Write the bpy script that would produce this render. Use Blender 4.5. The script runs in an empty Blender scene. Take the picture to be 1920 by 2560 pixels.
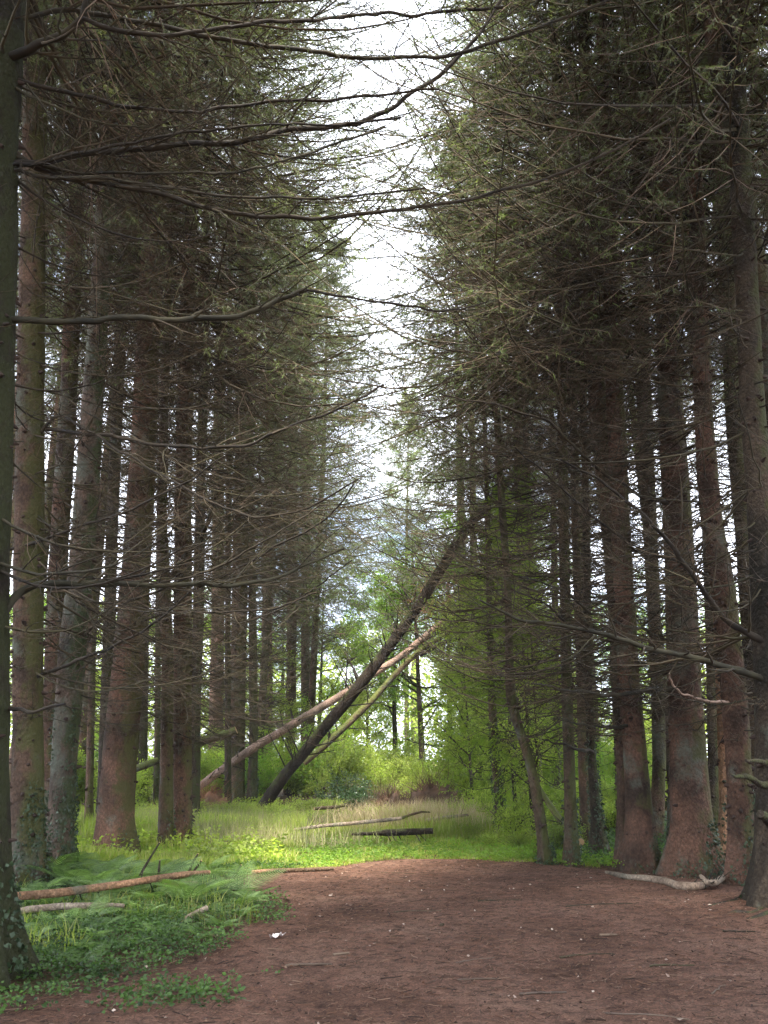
import bpy, math, random
import numpy as np
from mathutils import Vector, Matrix
R = math.radians
rng = np.random.default_rng(7)
random.seed(7)
sc = bpy.context.scene
COL = sc.collection

# ------------------------------------------------------------------ camera
F, CX, CY, PITCH, EYE = 2100.0, 960.0, 1280.0, R(16.45), 1.55
cam_d = bpy.data.cameras.new("camera"); cam = bpy.data.objects.new("camera", cam_d); COL.objects.link(cam)
cam_d.sensor_fit = 'HORIZONTAL'; cam_d.sensor_width = 36.0; cam_d.lens = F / 1920.0 * 36.0
cam_d.clip_end = 2000.0; cam_d.clip_start = 0.05
cam.location = (0, 0, EYE); cam.rotation_euler = (R(90) + PITCH, 0, 0)
sc.camera = cam
sc.render.resolution_x, sc.render.resolution_y = 768, 1024

# ------------------------------------------------------------------ sky and sun
SUN_EL, SUN_AZ = R(63), R(176)          # azimuth clockwise from +Y
w = bpy.data.worlds.new("World"); sc.world = w; w.use_nodes = True
nt = w.node_tree; nt.nodes.clear()
wo = nt.nodes.new('ShaderNodeOutputWorld'); bg = nt.nodes.new('ShaderNodeBackground')
sky = nt.nodes.new('ShaderNodeTexSky'); sky.sky_type = 'NISHITA'; sky.sun_disc = False
sky.sun_elevation = SUN_EL; sky.sun_rotation = SUN_AZ; sky.air_density = 1.0; sky.dust_density = 2.0
tc = nt.nodes.new('ShaderNodeTexCoord'); ns = nt.nodes.new('ShaderNodeTexNoise'); ns.inputs['Scale'].default_value = 3.0
ns.inputs['Detail'].default_value = 6.0
rp = nt.nodes.new('ShaderNodeValToRGB'); rp.color_ramp.elements[0].position = 0.36; rp.color_ramp.elements[1].position = 0.52
mx = nt.nodes.new('ShaderNodeMixRGB'); mx.inputs[2].default_value = (9.5, 10.0, 11.2, 1)
nt.links.new(tc.outputs['Generated'], ns.inputs['Vector']); nt.links.new(ns.outputs['Fac'], rp.inputs[0])
nt.links.new(rp.outputs[0], mx.inputs[0]); nt.links.new(sky.outputs[0], mx.inputs[1]); nt.links.new(mx.outputs[0], bg.inputs[0])
bg.inputs[1].default_value = 0.115
nt.links.new(bg.outputs[0], wo.inputs[0])
sl = bpy.data.lights.new("sun", 'SUN'); sl.energy = 5.0; sl.angle = R(4); sl.color = (1.0, 0.94, 0.84)
so = bpy.data.objects.new("sun", sl); COL.objects.link(so)
sd = Vector((math.sin(SUN_AZ) * math.cos(SUN_EL), math.cos(SUN_AZ) * math.cos(SUN_EL), math.sin(SUN_EL)))
so.rotation_euler = sd.to_track_quat('Z', 'Y').to_euler(); so.location = (0, 0, 40)
sc.view_settings.view_transform = 'Standard'; sc.view_settings.look = 'None'
sc.view_settings.exposure = 2.2; sc.view_settings.gamma = 1.0
cy = sc.cycles
cy.max_bounces = 6; cy.diffuse_bounces = 4; cy.glossy_bounces = 2; cy.transmission_bounces = 4; cy.transparent_max_bounces = 4
cy.use_denoising = True; cy.caustics_reflective = False; cy.caustics_refractive = False

# ------------------------------------------------------------------ numpy helpers
def _h(i, j, k, s):
    n = (i.astype(np.int64) * 374761393 + j.astype(np.int64) * 668265263 + k.astype(np.int64) * 2147483647 + s * 1274126177) & 0xffffffff
    n = ((n ^ (n >> 13)) * 1274126177) & 0xffffffff
    return ((n ^ (n >> 16)) & 0xffff) / 65535.0
def noise3(p, s=0):
    p = np.asarray(p, float); f = np.floor(p); t = p - f; t = t * t * (3 - 2 * t); f = f.astype(np.int64)
    r = 0
    for a in (0, 1):
        for b in (0, 1):
            for c in (0, 1):
                wgt = (t[..., 0] if a else 1 - t[..., 0]) * (t[..., 1] if b else 1 - t[..., 1]) * (t[..., 2] if c else 1 - t[..., 2])
                r = r + wgt * _h(f[..., 0] + a, f[..., 1] + b, f[..., 2] + c, s)
    return r * 2 - 1
def nrm(v): return v / np.maximum(np.linalg.norm(v, axis=-1, keepdims=True), 1e-9)

def gz(x, y):
    """height of the forest floor"""
    x = np.asarray(x, float); y = np.asarray(y, float)
    p = np.stack([x * .35, y * .35, x * 0], -1); q = np.stack([x * 1.7, y * 1.7, x * 0], -1)
    amp = 0.03 + 0.10 * np.clip((y - 16) / 12, 0, 1) + .06 * np.clip((np.abs(x) - 5) / 5, 0, 1)
    return noise3(p, 3) * amp + noise3(q, 4) * 0.012

def ray(u, v):
    x = (u - CX) / F; z = -(v - CY) / F
    return np.array([x, math.cos(PITCH) - math.sin(PITCH) * z, math.sin(PITCH) + math.cos(PITCH) * z])
def atY(u, v, Y):
    d = ray(u, v); t = Y / d[1]; return np.array([d[0] * t, Y, EYE + d[2] * t])
def onG(u, v, z=0.0):
    d = ray(u, v); t = (z - EYE) / d[2]; return np.array([d[0] * t, d[1] * t, z])
def depth(p): return p[1] * math.cos(PITCH) + (p[2] - EYE) * math.sin(PITCH)

class G:
    """collects vertices and faces (3 or 4 corners) with a material index and a random value per piece"""
    def __init__(s): s.v = []; s.f = []; s.m = []; s.r = []; s.n = 0
    def add(s, V, Fc, mi=0, rnd=None):
        V = np.asarray(V, float).reshape(-1, 3); Fc = np.asarray(Fc, np.int64)
        if len(V) == 0 or len(Fc) == 0: return
        s.v.append(V); s.f.append(Fc + s.n); s.m.append(np.full(len(Fc), mi, np.int32))
        s.r.append(np.full(len(V), .5) if rnd is None else np.asarray(rnd, float).reshape(-1)); s.n += len(V)
    def mesh(s, name, mats, origin=(0, 0, 0), smooth=True):
        me = bpy.data.meshes.new(name)
        V = np.concatenate(s.v) - np.asarray(origin, float)
        me.vertices.add(len(V)); me.vertices.foreach_set('co', V.astype(np.float32).ravel())
        cnt = sum(f.size for f in s.f); nf = sum(len(f) for f in s.f)
        me.loops.add(cnt); me.polygons.add(nf)
        me.loops.foreach_set('vertex_index', np.concatenate([f.ravel() for f in s.f]).astype(np.int32))
        tot = np.concatenate([np.full(len(f), f.shape[1], np.int32) for f in s.f])
        st = np.concatenate([[0], np.cumsum(tot)[:-1]]).astype(np.int32)
        me.polygons.foreach_set('loop_start', st); me.polygons.foreach_set('loop_total', tot)
        me.polygons.foreach_set('material_index', np.concatenate(s.m))
        if smooth: me.polygons.foreach_set('use_smooth', np.ones(nf, bool))
        a = me.attributes.new('rnd', 'FLOAT', 'POINT'); a.data.foreach_set('value', np.concatenate(s.r).astype(np.float32))
        for m in mats: me.materials.append(m)
        me.update(); me.validate()
        return me

def link(name, me, parent=None, loc=(0, 0, 0)):
    o = bpy.data.objects.new(name, me); COL.objects.link(o)
    if parent is not None: o.parent = parent
    o.location = loc
    return o
def tag(o, label=None, cat=None, group=None, kind=None):
    if label: o['label'] = label
    if cat: o['category'] = cat
    if group: o['group'] = group
    if kind: o['kind'] = kind
    return o
def copy_tree(o, parent=None):
    c = o.copy(); COL.objects.link(c); c.parent = parent
    for ch in list(o.children): copy_tree(ch, c)
    return c

def tubes(g, P, Rd, S=3, mi=0, rnd=None, cap=None):
    """P (N,K,3) polylines, Rd (N,K) radii"""
    P = np.asarray(P, float); Rd = np.asarray(Rd, float)
    if P.ndim == 2: P = P[None]; Rd = Rd[None]
    N, K, _ = P.shape
    if N == 0: return
    T = nrm(np.gradient(P, axis=1)); mt = nrm(P[:, -1] - P[:, 0])
    ref = np.where(np.abs(mt[:, 2:3]) > .8, np.array([[1., 0, 0]]), np.array([[0., 0, 1]]))[:, None, :]
    n1 = nrm(np.cross(T, ref)); n2 = np.cross(T, n1)
    a = np.arange(S) / S * 2 * np.pi
    V = P[:, :, None, :] + Rd[:, :, None, None] * (np.cos(a)[None, None, :, None] * n1[:, :, None, :] + np.sin(a)[None, None, :, None] * n2[:, :, None, :])
    b = (np.arange(N) * K * S)[:, None, None]; k = (np.arange(K - 1) * S)[None, :, None]; s0 = np.arange(S)[None, None, :]; s1 = (s0 + 1) % S
    Fq = np.stack([b + k + s0, b + k + s1, b + k + S + s1, b + k + S + s0], -1).reshape(-1, 4)
    r = np.repeat(rng.random(N) if rnd is None else np.broadcast_to(rnd, (N,)), K * S)
    g.add(V.reshape(-1, 3), Fq, mi, r)
    if cap is not None:
        for n in range(N):
            for e, rev in ((0, False), (K - 1, True)):
                if Rd[n, e] < .004: continue
                ring = V[n, e]; c = P[n, e] + (T[n, e] * (.006 if rev else -.006))
                VV = np.concatenate([ring, [c]]); i = np.arange(S); j = (i + 1) % S
                Ff = np.stack([i, np.full(S, S), j], -1) if not rev else np.stack([j, np.full(S, S), i], -1)
                g.add(VV, Ff[:, ::-1], cap, np.full(S + 1, .5))

def sample(P, Rd, s):
    """points, tangents and radii at fraction s (N,M) of polylines P (N,K,3)"""
    N, K, _ = P.shape
    x = s * (K - 1); i = np.minimum(x.astype(int), K - 2); f = (x - i)[..., None]
    n = np.arange(N)[:, None]
    return P[n, i] * (1 - f) + P[n, i + 1] * f, nrm(P[n, i + 1] - P[n, i]), Rd[n, i] * (1 - f[..., 0]) + Rd[n, i + 1] * f[..., 0]

def grow(P, Rd, M, length, th=(.5, 1.1), K=4, flat=.35, lift=.0, bend=.3, wob=.05, s0=.12, rr=.5, rmin=.0012, taper=.6):
    """M side shoots on each polyline; length (N,) of the parent's side shoots at its base"""
    N = P.shape[0]
    if N == 0: return np.zeros((0, K, 3)), np.zeros((0, K))
    s = np.sort(rng.uniform(s0, .98, (N, M)), axis=1)
    O, T, r0 = sample(P, Rd, s)
    side = nrm(np.cross(T, np.array([0, 0, 1.])) + 1e-6); up = np.cross(side, T)
    sg = np.where((np.arange(M)[None, :] + rng.integers(0, 2, (N, 1))) % 2 == 0, 1., -1.)[..., None]
    a = rng.uniform(th[0], th[1], (N, M))[..., None]
    D = nrm(T * np.cos(a) + side * sg * np.sin(a) + up * (rng.normal(0, flat, (N, M, 1)) + lift))
    L = (length[:, None] * (1 - taper * s) * rng.uniform(.55, 1.25, (N, M)))[..., None, None]
    q = np.linspace(0, 1, K)[None, None, :, None]
    Q = O[:, :, None, :] + L * (D[:, :, None, :] * q + T[:, :, None, :] * bend * q ** 2 * .5)
    Q = Q + np.cumsum(rng.normal(0, 1, Q.shape) * wob * L / K, axis=2) * (q > 0)
    Rn = np.maximum(r0[..., None] * rr * (1 - .75 * q[..., 0]), rmin)
    return Q.reshape(-1, K, 3), Rn.reshape(-1, K)

def leaves(g, C, D, L, W, mi=0, fold=.25, rnd=None):
    """diamond leaves: base point C, direction D, length L, width W"""
    C = C.reshape(-1, 3); N = len(C)
    if N == 0: return
    D = nrm(D.reshape(-1, 3)); L = np.broadcast_to(L, (N,))[:, None]; W = np.broadcast_to(W, (N,))[:, None]
    s = nrm(np.cross(D, rng.normal(0, 1, (N, 3)))); n = np.cross(s, D)
    V = np.stack([C, C + D * L * .45 + s * W * .5 + n * W * fold, C + D * L, C + D * L * .45 - s * W * .5 + n * W * fold], 1)
    r = rng.random(N) if rnd is None else rnd
    b = np.arange(N)[:, None] * 4
    g.add(V.reshape(-1, 3), np.concatenate([b + np.array([[0, 1, 2]]), b + np.array([[0, 2, 3]])]), mi, np.repeat(r, 4))

def blades(g, C, D, L, W, mi=0, rnd=None):
    C = C.reshape(-1, 3); N = len(C)
    if N == 0: return
    D = nrm(D.reshape(-1, 3)); L = np.broadcast_to(L, (N,))[:, None]; W = np.broadcast_to(W, (N,))[:, None]
    s = nrm(np.cross(D, rng.normal(0, 1, (N, 3))))
    V = np.stack([C - s * W * .5, C + s * W * .5, C + D * L], 1)
    r = rng.random(N) if rnd is None else rnd
    g.add(V.reshape(-1, 3), np.arange(N)[:, None] * 3 + np.array([[0, 1, 2]]), mi, np.repeat(r, 3))

# ------------------------------------------------------------------ materials
def mat(name):
    m = bpy.data.materials.new(name); m.use_nodes = True; n = m.node_tree; n.nodes.clear()
    return m, n, n.nodes, n.links
def N_(nodes, t, **k):
    x = nodes.new(t)
    for a, b in k.items():
        if a in ('op', 'bt'): setattr(x, 'operation' if a == 'op' else 'blend_type', b)
        else: x.inputs[a.replace('_', ' ')].default_value = b
    return x
def ramp(nodes, links, src, stops):
    r = nodes.new('ShaderNodeValToRGB'); cr = r.color_ramp
    while len(cr.elements) < len(stops): cr.elements.new(.5)
    for e, (p, c) in zip(cr.elements, stops):
        e.position = p; e.color = (*c, 1) if len(c) == 3 else (c[0], c[0], c[0], 1)
    links.new(src, r.inputs[0]); return r
def mixc(nodes, links, f, a, b, bt='MIX'):
    m = nodes.new('ShaderNodeMixRGB'); m.blend_type = bt
    for i, v in ((0, f), (1, a), (2, b)):
        if hasattr(v, 'is_output'): links.new(v, m.inputs[i])
        elif isinstance(v, (int, float)): m.inputs[i].default_value = v
        else: m.inputs[i].default_value = (*v, 1)
    return m.outputs[0]

def bark(name, c1, c2, moss, moss_amt, lichen_amt, side=(1, -.2, 0), knot=(.03, .018, .014)):
    m, n, nd, lk = mat(name)
    out = nd.new('ShaderNodeOutputMaterial'); bs = N_(nd, 'ShaderNodeBsdfPrincipled', Roughness=.9); bs.inputs['Specular IOR Level'].default_value = .2
    tc = nd.new('ShaderNodeTexCoord'); oi = nd.new('ShaderNodeObjectInfo')
    add = nd.new('ShaderNodeVectorMath'); add.operation = 'ADD'; cmb = nd.new('ShaderNodeCombineXYZ')
    mul = N_(nd, 'ShaderNodeMath', op='MULTIPLY'); mul.inputs[1].default_value = 40
    lk.new(oi.outputs['Random'], mul.inputs[0]); lk.new(mul.outputs[0], cmb.inputs[2]); lk.new(tc.outputs['Object'], add.inputs[0]); lk.new(cmb.outputs[0], add.inputs[1])
    mp = nd.new('ShaderNodeMapping'); mp.inputs['Scale'].default_value = (1, 1, .75); lk.new(add.outputs[0], mp.inputs[0])
    n1 = N_(nd, 'ShaderNodeTexNoise', Scale=2.2, Detail=6, Roughness=.65); lk.new(mp.outputs[0], n1.inputs['Vector'])
    n2 = N_(nd, 'ShaderNodeTexNoise', Scale=52., Detail=4, Roughness=.7); lk.new(mp.outputs[0], n2.inputs['Vector'])
    vo = nd.new('ShaderNodeTexVoronoi'); vo.inputs['Scale'].default_value = 26.; lk.new(mp.outputs[0], vo.inputs['Vector'])
    base = ramp(nd, lk, n1.outputs['Fac'], [(.32, c2), (.62, c1)]).outputs[0]
    fine = ramp(nd, lk, n2.outputs['Fac'], [(.3, (.5,) * 3), (.7, (1.3,) * 3)]).outputs[0]
    base = mixc(nd, lk, 1.0, base, fine, 'MULTIPLY')
    crack = ramp(nd, lk, vo.outputs['Distance'], [(.25, (1.1,) * 3), (.75, (.5,) * 3)]).outputs[0]
    base = mixc(nd, lk, .55, base, crack, 'MULTIPLY')
    n5 = N_(nd, 'ShaderNodeTexNoise', Scale=.9, Detail=4, Roughness=.6); lk.new(add.outputs[0], n5.inputs['Vector'])
    base = mixc(nd, lk, 1.0, base, ramp(nd, lk, n5.outputs['Fac'], [(.36, (.42, .47, .48)), (.6, (1.25, 1.15, 1.1))]).outputs[0], 'MULTIPLY')
    # grey lichen patches
    n3 = N_(nd, 'ShaderNodeTexNoise', Scale=1.3, Detail=7, Roughness=.7); a2 = nd.new('ShaderNodeVectorMath'); a2.operation = 'ADD'; a2.inputs[1].default_value = (7, 3, 1)
    lk.new(mp.outputs[0], a2.inputs[0]); lk.new(a2.outputs[0], n3.inputs['Vector'])
    lf = ramp(nd, lk, n3.outputs['Fac'], [(.66 - .25 * lichen_amt, (0, 0, 0)), (.74 - .2 * lichen_amt, (.8, .8, .8))]).outputs[0]
    base = mixc(nd, lk, lf, base, mixc(nd, lk, n2.outputs['Fac'], (.07, .085, .06), (.17, .19, .15)))
    # moss on one side
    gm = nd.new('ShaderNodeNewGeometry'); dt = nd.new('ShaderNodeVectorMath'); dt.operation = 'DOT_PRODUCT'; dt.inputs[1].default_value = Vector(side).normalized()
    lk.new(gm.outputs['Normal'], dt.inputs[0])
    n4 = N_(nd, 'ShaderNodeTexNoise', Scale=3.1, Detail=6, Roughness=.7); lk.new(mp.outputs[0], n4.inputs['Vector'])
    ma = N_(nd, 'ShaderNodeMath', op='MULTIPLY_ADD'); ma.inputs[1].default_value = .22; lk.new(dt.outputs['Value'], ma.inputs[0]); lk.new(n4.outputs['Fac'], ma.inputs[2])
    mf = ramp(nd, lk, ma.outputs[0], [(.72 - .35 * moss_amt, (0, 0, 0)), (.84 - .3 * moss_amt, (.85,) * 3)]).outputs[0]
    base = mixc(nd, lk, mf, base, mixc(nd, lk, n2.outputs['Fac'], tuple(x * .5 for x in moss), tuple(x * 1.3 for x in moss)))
    lk.new(base, bs.inputs['Base Color'])
    h = N_(nd, 'ShaderNodeMath', op='SUBTRACT'); lk.new(n2.outputs['Fac'], h.inputs[0]); lk.new(vo.outputs['Distance'], h.inputs[1])
    bp = N_(nd, 'ShaderNodeBump', Strength=.9, Distance=.02); lk.new(h.outputs[0], bp.inputs['Height']); lk.new(bp.outputs[0], bs.inputs['Normal'])
    lk.new(bs.outputs[0], out.inputs[0])
    return m
RED, RED2 = (.17, .10, .07), (.075, .048, .034)
B_red = bark('bark_red', RED, RED2, (.085, .085, .03), .45, .5)
B_mixed = bark('bark_mixed', (.14, .092, .064), (.07, .049, .036), (.085, .088, .03), .65, .5)
B_grey = bark('bark_grey', (.15, .11, .085), (.08, .065, .05), (.055, .075, .03), .35, .75)
B_moss = bark('bark_moss', (.11, .085, .055), (.06, .048, .034), (.075, .085, .028), .8, .4)
B_sunlit = bark('bark_sunlit', (.36, .23, .17), (.22, .14, .10), (.12, .13, .05), .2, .5)  # far trunks: the sunlight on them is put into the bark colour
B_dark = bark('bark_dark', (.08, .064, .046), (.045, .037, .028), (.06, .066, .025), .55, .2)
B_shaded = bark('bark_shaded', (.035, .028, .021), (.02, .016, .013), (.035, .04, .015), .5, .1)  # darker copy of the dark bark; the near trunk's shade is in the colour
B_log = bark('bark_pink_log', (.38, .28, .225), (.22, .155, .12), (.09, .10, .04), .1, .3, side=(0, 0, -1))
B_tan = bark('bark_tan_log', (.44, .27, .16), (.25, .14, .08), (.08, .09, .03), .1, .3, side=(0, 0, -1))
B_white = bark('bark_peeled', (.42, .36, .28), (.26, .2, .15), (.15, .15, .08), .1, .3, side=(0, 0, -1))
B_mossl = bark('bark_mossy_log', (.16, .12, .08), (.08, .06, .045), (.13, .15, .04), .8, .4, side=(-.2, 0, 1))
B_shadel = bark('bark_shaded_log', (.032, .025, .019), (.019, .015, .012), (.06, .07, .022), .35, .15, side=(-.3, 0, 1))  # shade of the backlit leaning trunk put into the bark colour

def simple(name, cols, rough=.85, transl=0., scale=None, spec=.3, hue=.0, tcol=None):
    """colour picked by the piece's random value, optional translucency"""
    m, n, nd, lk = mat(name)
    out = nd.new('ShaderNodeOutputMaterial'); bs = N_(nd, 'ShaderNodeBsdfPrincipled', Roughness=rough); bs.inputs['Specular IOR Level'].default_value = spec
    at = nd.new('ShaderNodeAttribute'); at.attribute_name = 'rnd'
    c = ramp(nd, lk, at.outputs['Fac'], [(i / max(1, len(cols) - 1), x) for i, x in enumerate(cols)]).outputs[0]
    if scale:
        ge = nd.new('ShaderNodeNewGeometry'); tn = N_(nd, 'ShaderNodeTexNoise', Scale=scale, Detail=3); lk.new(ge.outputs['Position'], tn.inputs['Vector'])
        v = ramp(nd, lk, tn.outputs['Fac'], [(.32, (.5, .52, .55)), (.66, (1.4, 1.35, 1.15))]).outputs[0]
        c = mixc(nd, lk, 1.0, c, v, 'MULTIPLY')
    lk.new(c, bs.inputs['Base Color'])
    if transl > 0:
        tr = nd.new('ShaderNodeBsdfTranslucent'); ms = nd.new('ShaderNodeMixShader'); ms.inputs[0].default_value = transl
        tcm = mixc(nd, lk, 1.0, c, tcol or (1.3, 1.5, .6), 'MULTIPLY'); lk.new(tcm, tr.inputs[0])
        lk.new(bs.outputs[0], ms.inputs[1]); lk.new(tr.outputs[0], ms.inputs[2]); lk.new(ms.outputs[0], out.inputs[0])
    else: lk.new(bs.outputs[0], out.inputs[0])
    return m
M_twig = simple('twig_bark_backlit', [(.032, .025, .018), (.052, .04, .026), (.052, .047, .027), (.10, .08, .06)], scale=1.5)  # darkened for twigs standing against the light; that shade is in the colour
M_branch = simple('branch_bark_backlit', [(.024, .019, .015), (.038, .03, .022), (.034, .032, .02)], scale=4)  # limbs as silhouettes: their backlit shade is put into the colour
M_fine = simple('fine_dead_twigs', [(.12, .085, .065), (.16, .115, .09), (.10, .085, .06)], scale=.6)
M_needle = simple('spruce_needles', [(.07, .082, .056), (.10, .12, .082), (.13, .15, .10), (.14, .16, .08)], transl=.35, scale=.45, rough=.6)
M_needle_b = simple('spruce_needles_lit', [(.12, .16, .08), (.17, .23, .10), (.22, .28, .11)], transl=.3, scale=.5, rough=.6)  # paler needles: lit sprigs and distant haze put into the colour
M_leaf = simple('broad_leaves', [(.12, .21, .045), (.17, .28, .06), (.23, .34, .07), (.15, .25, .09)], transl=.6, scale=.35, rough=.5)
M_leaf_y = simple('yellow_green_leaves', [(.2, .28, .07), (.28, .36, .09), (.35, .4, .12), (.17, .25, .08)], transl=.6, scale=.5, rough=.5)  # raised to brighten dim background leaves; sunlight partly put into the colour
M_leaf_d = simple('dark_leaves', [(.03, .06, .02), (.04, .085, .03), (.06, .11, .035)], transl=.15, rough=.3, spec=.5)
M_larch = simple('larch_needles', [(.13, .21, .035), (.19, .28, .045), (.25, .33, .06)], transl=.45, scale=.7, rough=.6)
M_ivy = simple('ivy_leaves', [(.018, .035, .015), (.03, .055, .022), (.05, .08, .035), (.03, .05, .02)], rough=.45, spec=.4)
M_fern = simple('fern_fronds', [(.07, .13, .035), (.13, .22, .07), (.22, .34, .13), (.34, .46, .24)], transl=.35, scale=1.4, rough=.5)
M_grass = simple('grass_blades', [(.19, .27, .05), (.25, .33, .055), (.3, .34, .09), (.38, .35, .19)], transl=.4, scale=.5, rough=.6)
M_herb = simple('herb_leaves', [(.03, .06, .025), (.055, .10, .035), (.09, .17, .045), (.06, .11, .05)], transl=.3, scale=1.2, rough=.5)
M_litter = simple('litter_pieces', [(.025, .015, .011), (.05, .03, .02), (.15, .075, .045), (.24, .15, .10), (.06, .035, .025)], rough=.9)
M_pale = simple('pale_chips', [(.35, .24, .18), (.5, .4, .32), (.28, .17, .12)], rough=.8)
M_straw = simple('dry_straw', [(.42, .33, .2), (.32, .24, .14), (.5, .42, .27)], transl=.2, rough=.8)
M_seed = simple('seed_grass_stems', [(.26, .24, .15), (.34, .3, .2), (.24, .28, .12)], transl=.25, scale=.8)
M_wood = simple('cut_wood', [(.50, .32, .17), (.55, .36, .2)], rough=.8)
M_rust = simple('rusty_dead_needles', [(.26, .12, .07), (.34, .18, .11), (.2, .10, .06)], scale=1.2)
M_knot = simple('branch_knots', [(.035, .022, .017), (.06, .038, .028)])
M_soil = simple('root_soil', [(.09, .055, .04), (.14, .085, .06)], scale=3)
M_paper = simple('paper', [(.75, .66, .62), (.8, .72, .68)], rough=.7)

def ground_mat(name, kind):
    m, n, nd, lk = mat(name)
    out = nd.new('ShaderNodeOutputMaterial'); bs = N_(nd, 'ShaderNodeBsdfPrincipled', Roughness=.95); bs.inputs['Specular IOR Level'].default_value = .15
    ge = nd.new('ShaderNodeNewGeometry')
    big = N_(nd, 'ShaderNodeTexNoise', Scale=.9, Detail=6, Roughness=.6); mid = N_(nd, 'ShaderNodeTexNoise', Scale=9., Detail=5, Roughness=.7)
    mp = nd.new('ShaderNodeMapping'); mp.inputs['Scale'].default_value = (1, 1.6, 1); lk.new(ge.outputs['Position'], mp.inputs[0])
    fin = N_(nd, 'ShaderNodeTexNoise', Scale=75., Detail=3, Roughness=.8); vor = nd.new('ShaderNodeTexVoronoi'); vor.inputs['Scale'].default_value = 48.
    for x in (big, mid): lk.new(ge.outputs['Position'], x.inputs['Vector'])
    for x in (fin, vor): lk.new(mp.outputs[0], x.inputs['Vector'])
    if kind == 'path': a, b, c = (.082, .044, .029), (.155, .087, .062), (.21, .13, .095)
    else: a, b, c = (.05, .035, .022), (.10, .06, .04), (.07, .085, .03)
    base = ramp(nd, lk, big.outputs['Fac'], [(.3, a), (.5, b), (.72, c)]).outputs[0]
    d = ramp(nd, lk, mid.outputs['Fac'], [(.3, (.42, .41, .41)), (.5, (1, 1, 1)), (.7, (1.35, 1.3, 1.25))]).outputs[0]
    base = mixc(nd, lk, 1.0, base, d, 'MULTIPLY')
    f = ramp(nd, lk, fin.outputs['Fac'], [(.32, (.35, .33, .33)), (.5, (1, 1, 1)), (.72, (1.7, 1.6, 1.5))]).outputs[0]
    base = mixc(nd, lk, 1.0, base, f, 'MULTIPLY')
    vc = ramp(nd, lk, vor.outputs['Color'], [(.0, (.6, .6, .6)), (1., (1.35, 1.3, 1.25))]).outputs[0]
    base = mixc(nd, lk, .8, base, vc, 'MULTIPLY')
    lk.new(base, bs.inputs['Base Color'])
    ad = N_(nd, 'ShaderNodeMath', op='MULTIPLY_ADD'); ad.inputs[1].default_value = 2.5; lk.new(mid.outputs['Fac'], ad.inputs[0]); lk.new(fin.outputs['Fac'], ad.inputs[2])
    bp = N_(nd, 'ShaderNodeBump', Strength=.8, Distance=.03); lk.new(ad.outputs[0], bp.inputs['Height']); lk.new(bp.outputs[0], bs.inputs['Normal'])
    lk.new(bs.outputs[0], out.inputs[0]); return m
M_path = ground_mat('path_needles', 'path'); M_ground = ground_mat('forest_soil', 'soil')

# ------------------------------------------------------------------ ground and path
def axis(lo, hi, fine_lo, fine_hi, st):
    a = list(np.arange(fine_lo, fine_hi + .001, st)); x = fine_hi; d = st
    while x < hi: d *= 1.35; x += d; a.append(x)
    x = fine_lo; d = st
    while x > lo: d *= 1.35; x -= d; a.insert(0, x)
    return np.array(a)
xs = axis(-500, 500, -14, 14, .25); ys = axis(-300, 700, -2, 42, .25)
X, Y = np.meshgrid(xs, ys); g = G(); nx = len(xs)
V = np.stack([X, Y, gz(X, Y)], -1).reshape(-1, 3)
i, j = np.meshgrid(np.arange(nx - 1), np.arange(len(ys) - 1)); b0 = (j * nx + i).ravel()
g.add(V, np.stack([b0, b0 + 1, b0 + nx + 1, b0 + nx], -1))
tag(link('ground', g.mesh('ground', [M_ground])), kind='structure')

# left and right edge of the bare path by distance, read off the photograph
PL = np.array([(-4, -3.6), (4, -3.3), (5.8, -2.6), (6.4, -2.2), (6.9, -1.9), (7.5, -1.5), (8.2, -1.35), (8.8, -1.3), (9.3, -1.15), (9.7, -1.05), (10.2, -1.1), (10.6, -1.45), (11.2, -1.9), (11.8, -2.1), (12.5, -2.0), (12.9, -1.3), (13.4, -.75), (14.0, -.25), (14.5, .1)])
PR = np.array([(-4, 9.0), (4, 9.0), (8, 9.0), (10.8, 8.5), (11.8, 6.0), (12.5, 3.9), (13, 3.4), (13.6, 2.85), (14.1, 2.4), (14.5, 1.6)])
def pl(y): return np.interp(y, PL[:, 0], PL[:, 1])
def pr(y): return np.interp(y, PR[:, 0], PR[:, 1])
g = G(); yy = np.arange(-4, 14.41, .12); nu = 60
tt = np.linspace(0, 1, nu)
lx = pl(yy) + noise3(np.stack([yy * 2.2, yy * 0, yy * 0], -1), 9) * .22; rx = pr(yy) + noise3(np.stack([yy * 2.2, yy * 0 + 5, yy * 0], -1), 9) * .25
XX = lx[:, None] * (1 - tt) + rx[:, None] * tt; YY = np.repeat(yy[:, None], nu, 1)
edge = np.minimum(tt, 1 - tt)[None, :] * (rx - lx)[:, None]
ZZ = gz(XX, YY) + .010 + .012 * (np.clip(edge / .3, 0, 1)) + noise3(np.stack([XX * 4, YY * 4, XX * 0], -1), 12) * .006
i, j = np.meshgrid(np.arange(nu - 1), np.arange(len(yy) - 1)); b0 = (j * nu + i).ravel()
g.add(np.stack([XX, YY, ZZ], -1).reshape(-1, 3), np.stack([b0, b0 + 1, b0 + nu + 1, b0 + nu], -1))
tag(link('path', g.mesh('path', [M_path])), kind='structure')
def hz(x, y):
    x = np.asarray(x, float); y = np.asarray(y, float)
    on = (x > pl(y)) & (x < pr(y)) & (y < 14.3)
    return gz(x, y) + np.where(on, .02, 0)

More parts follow.
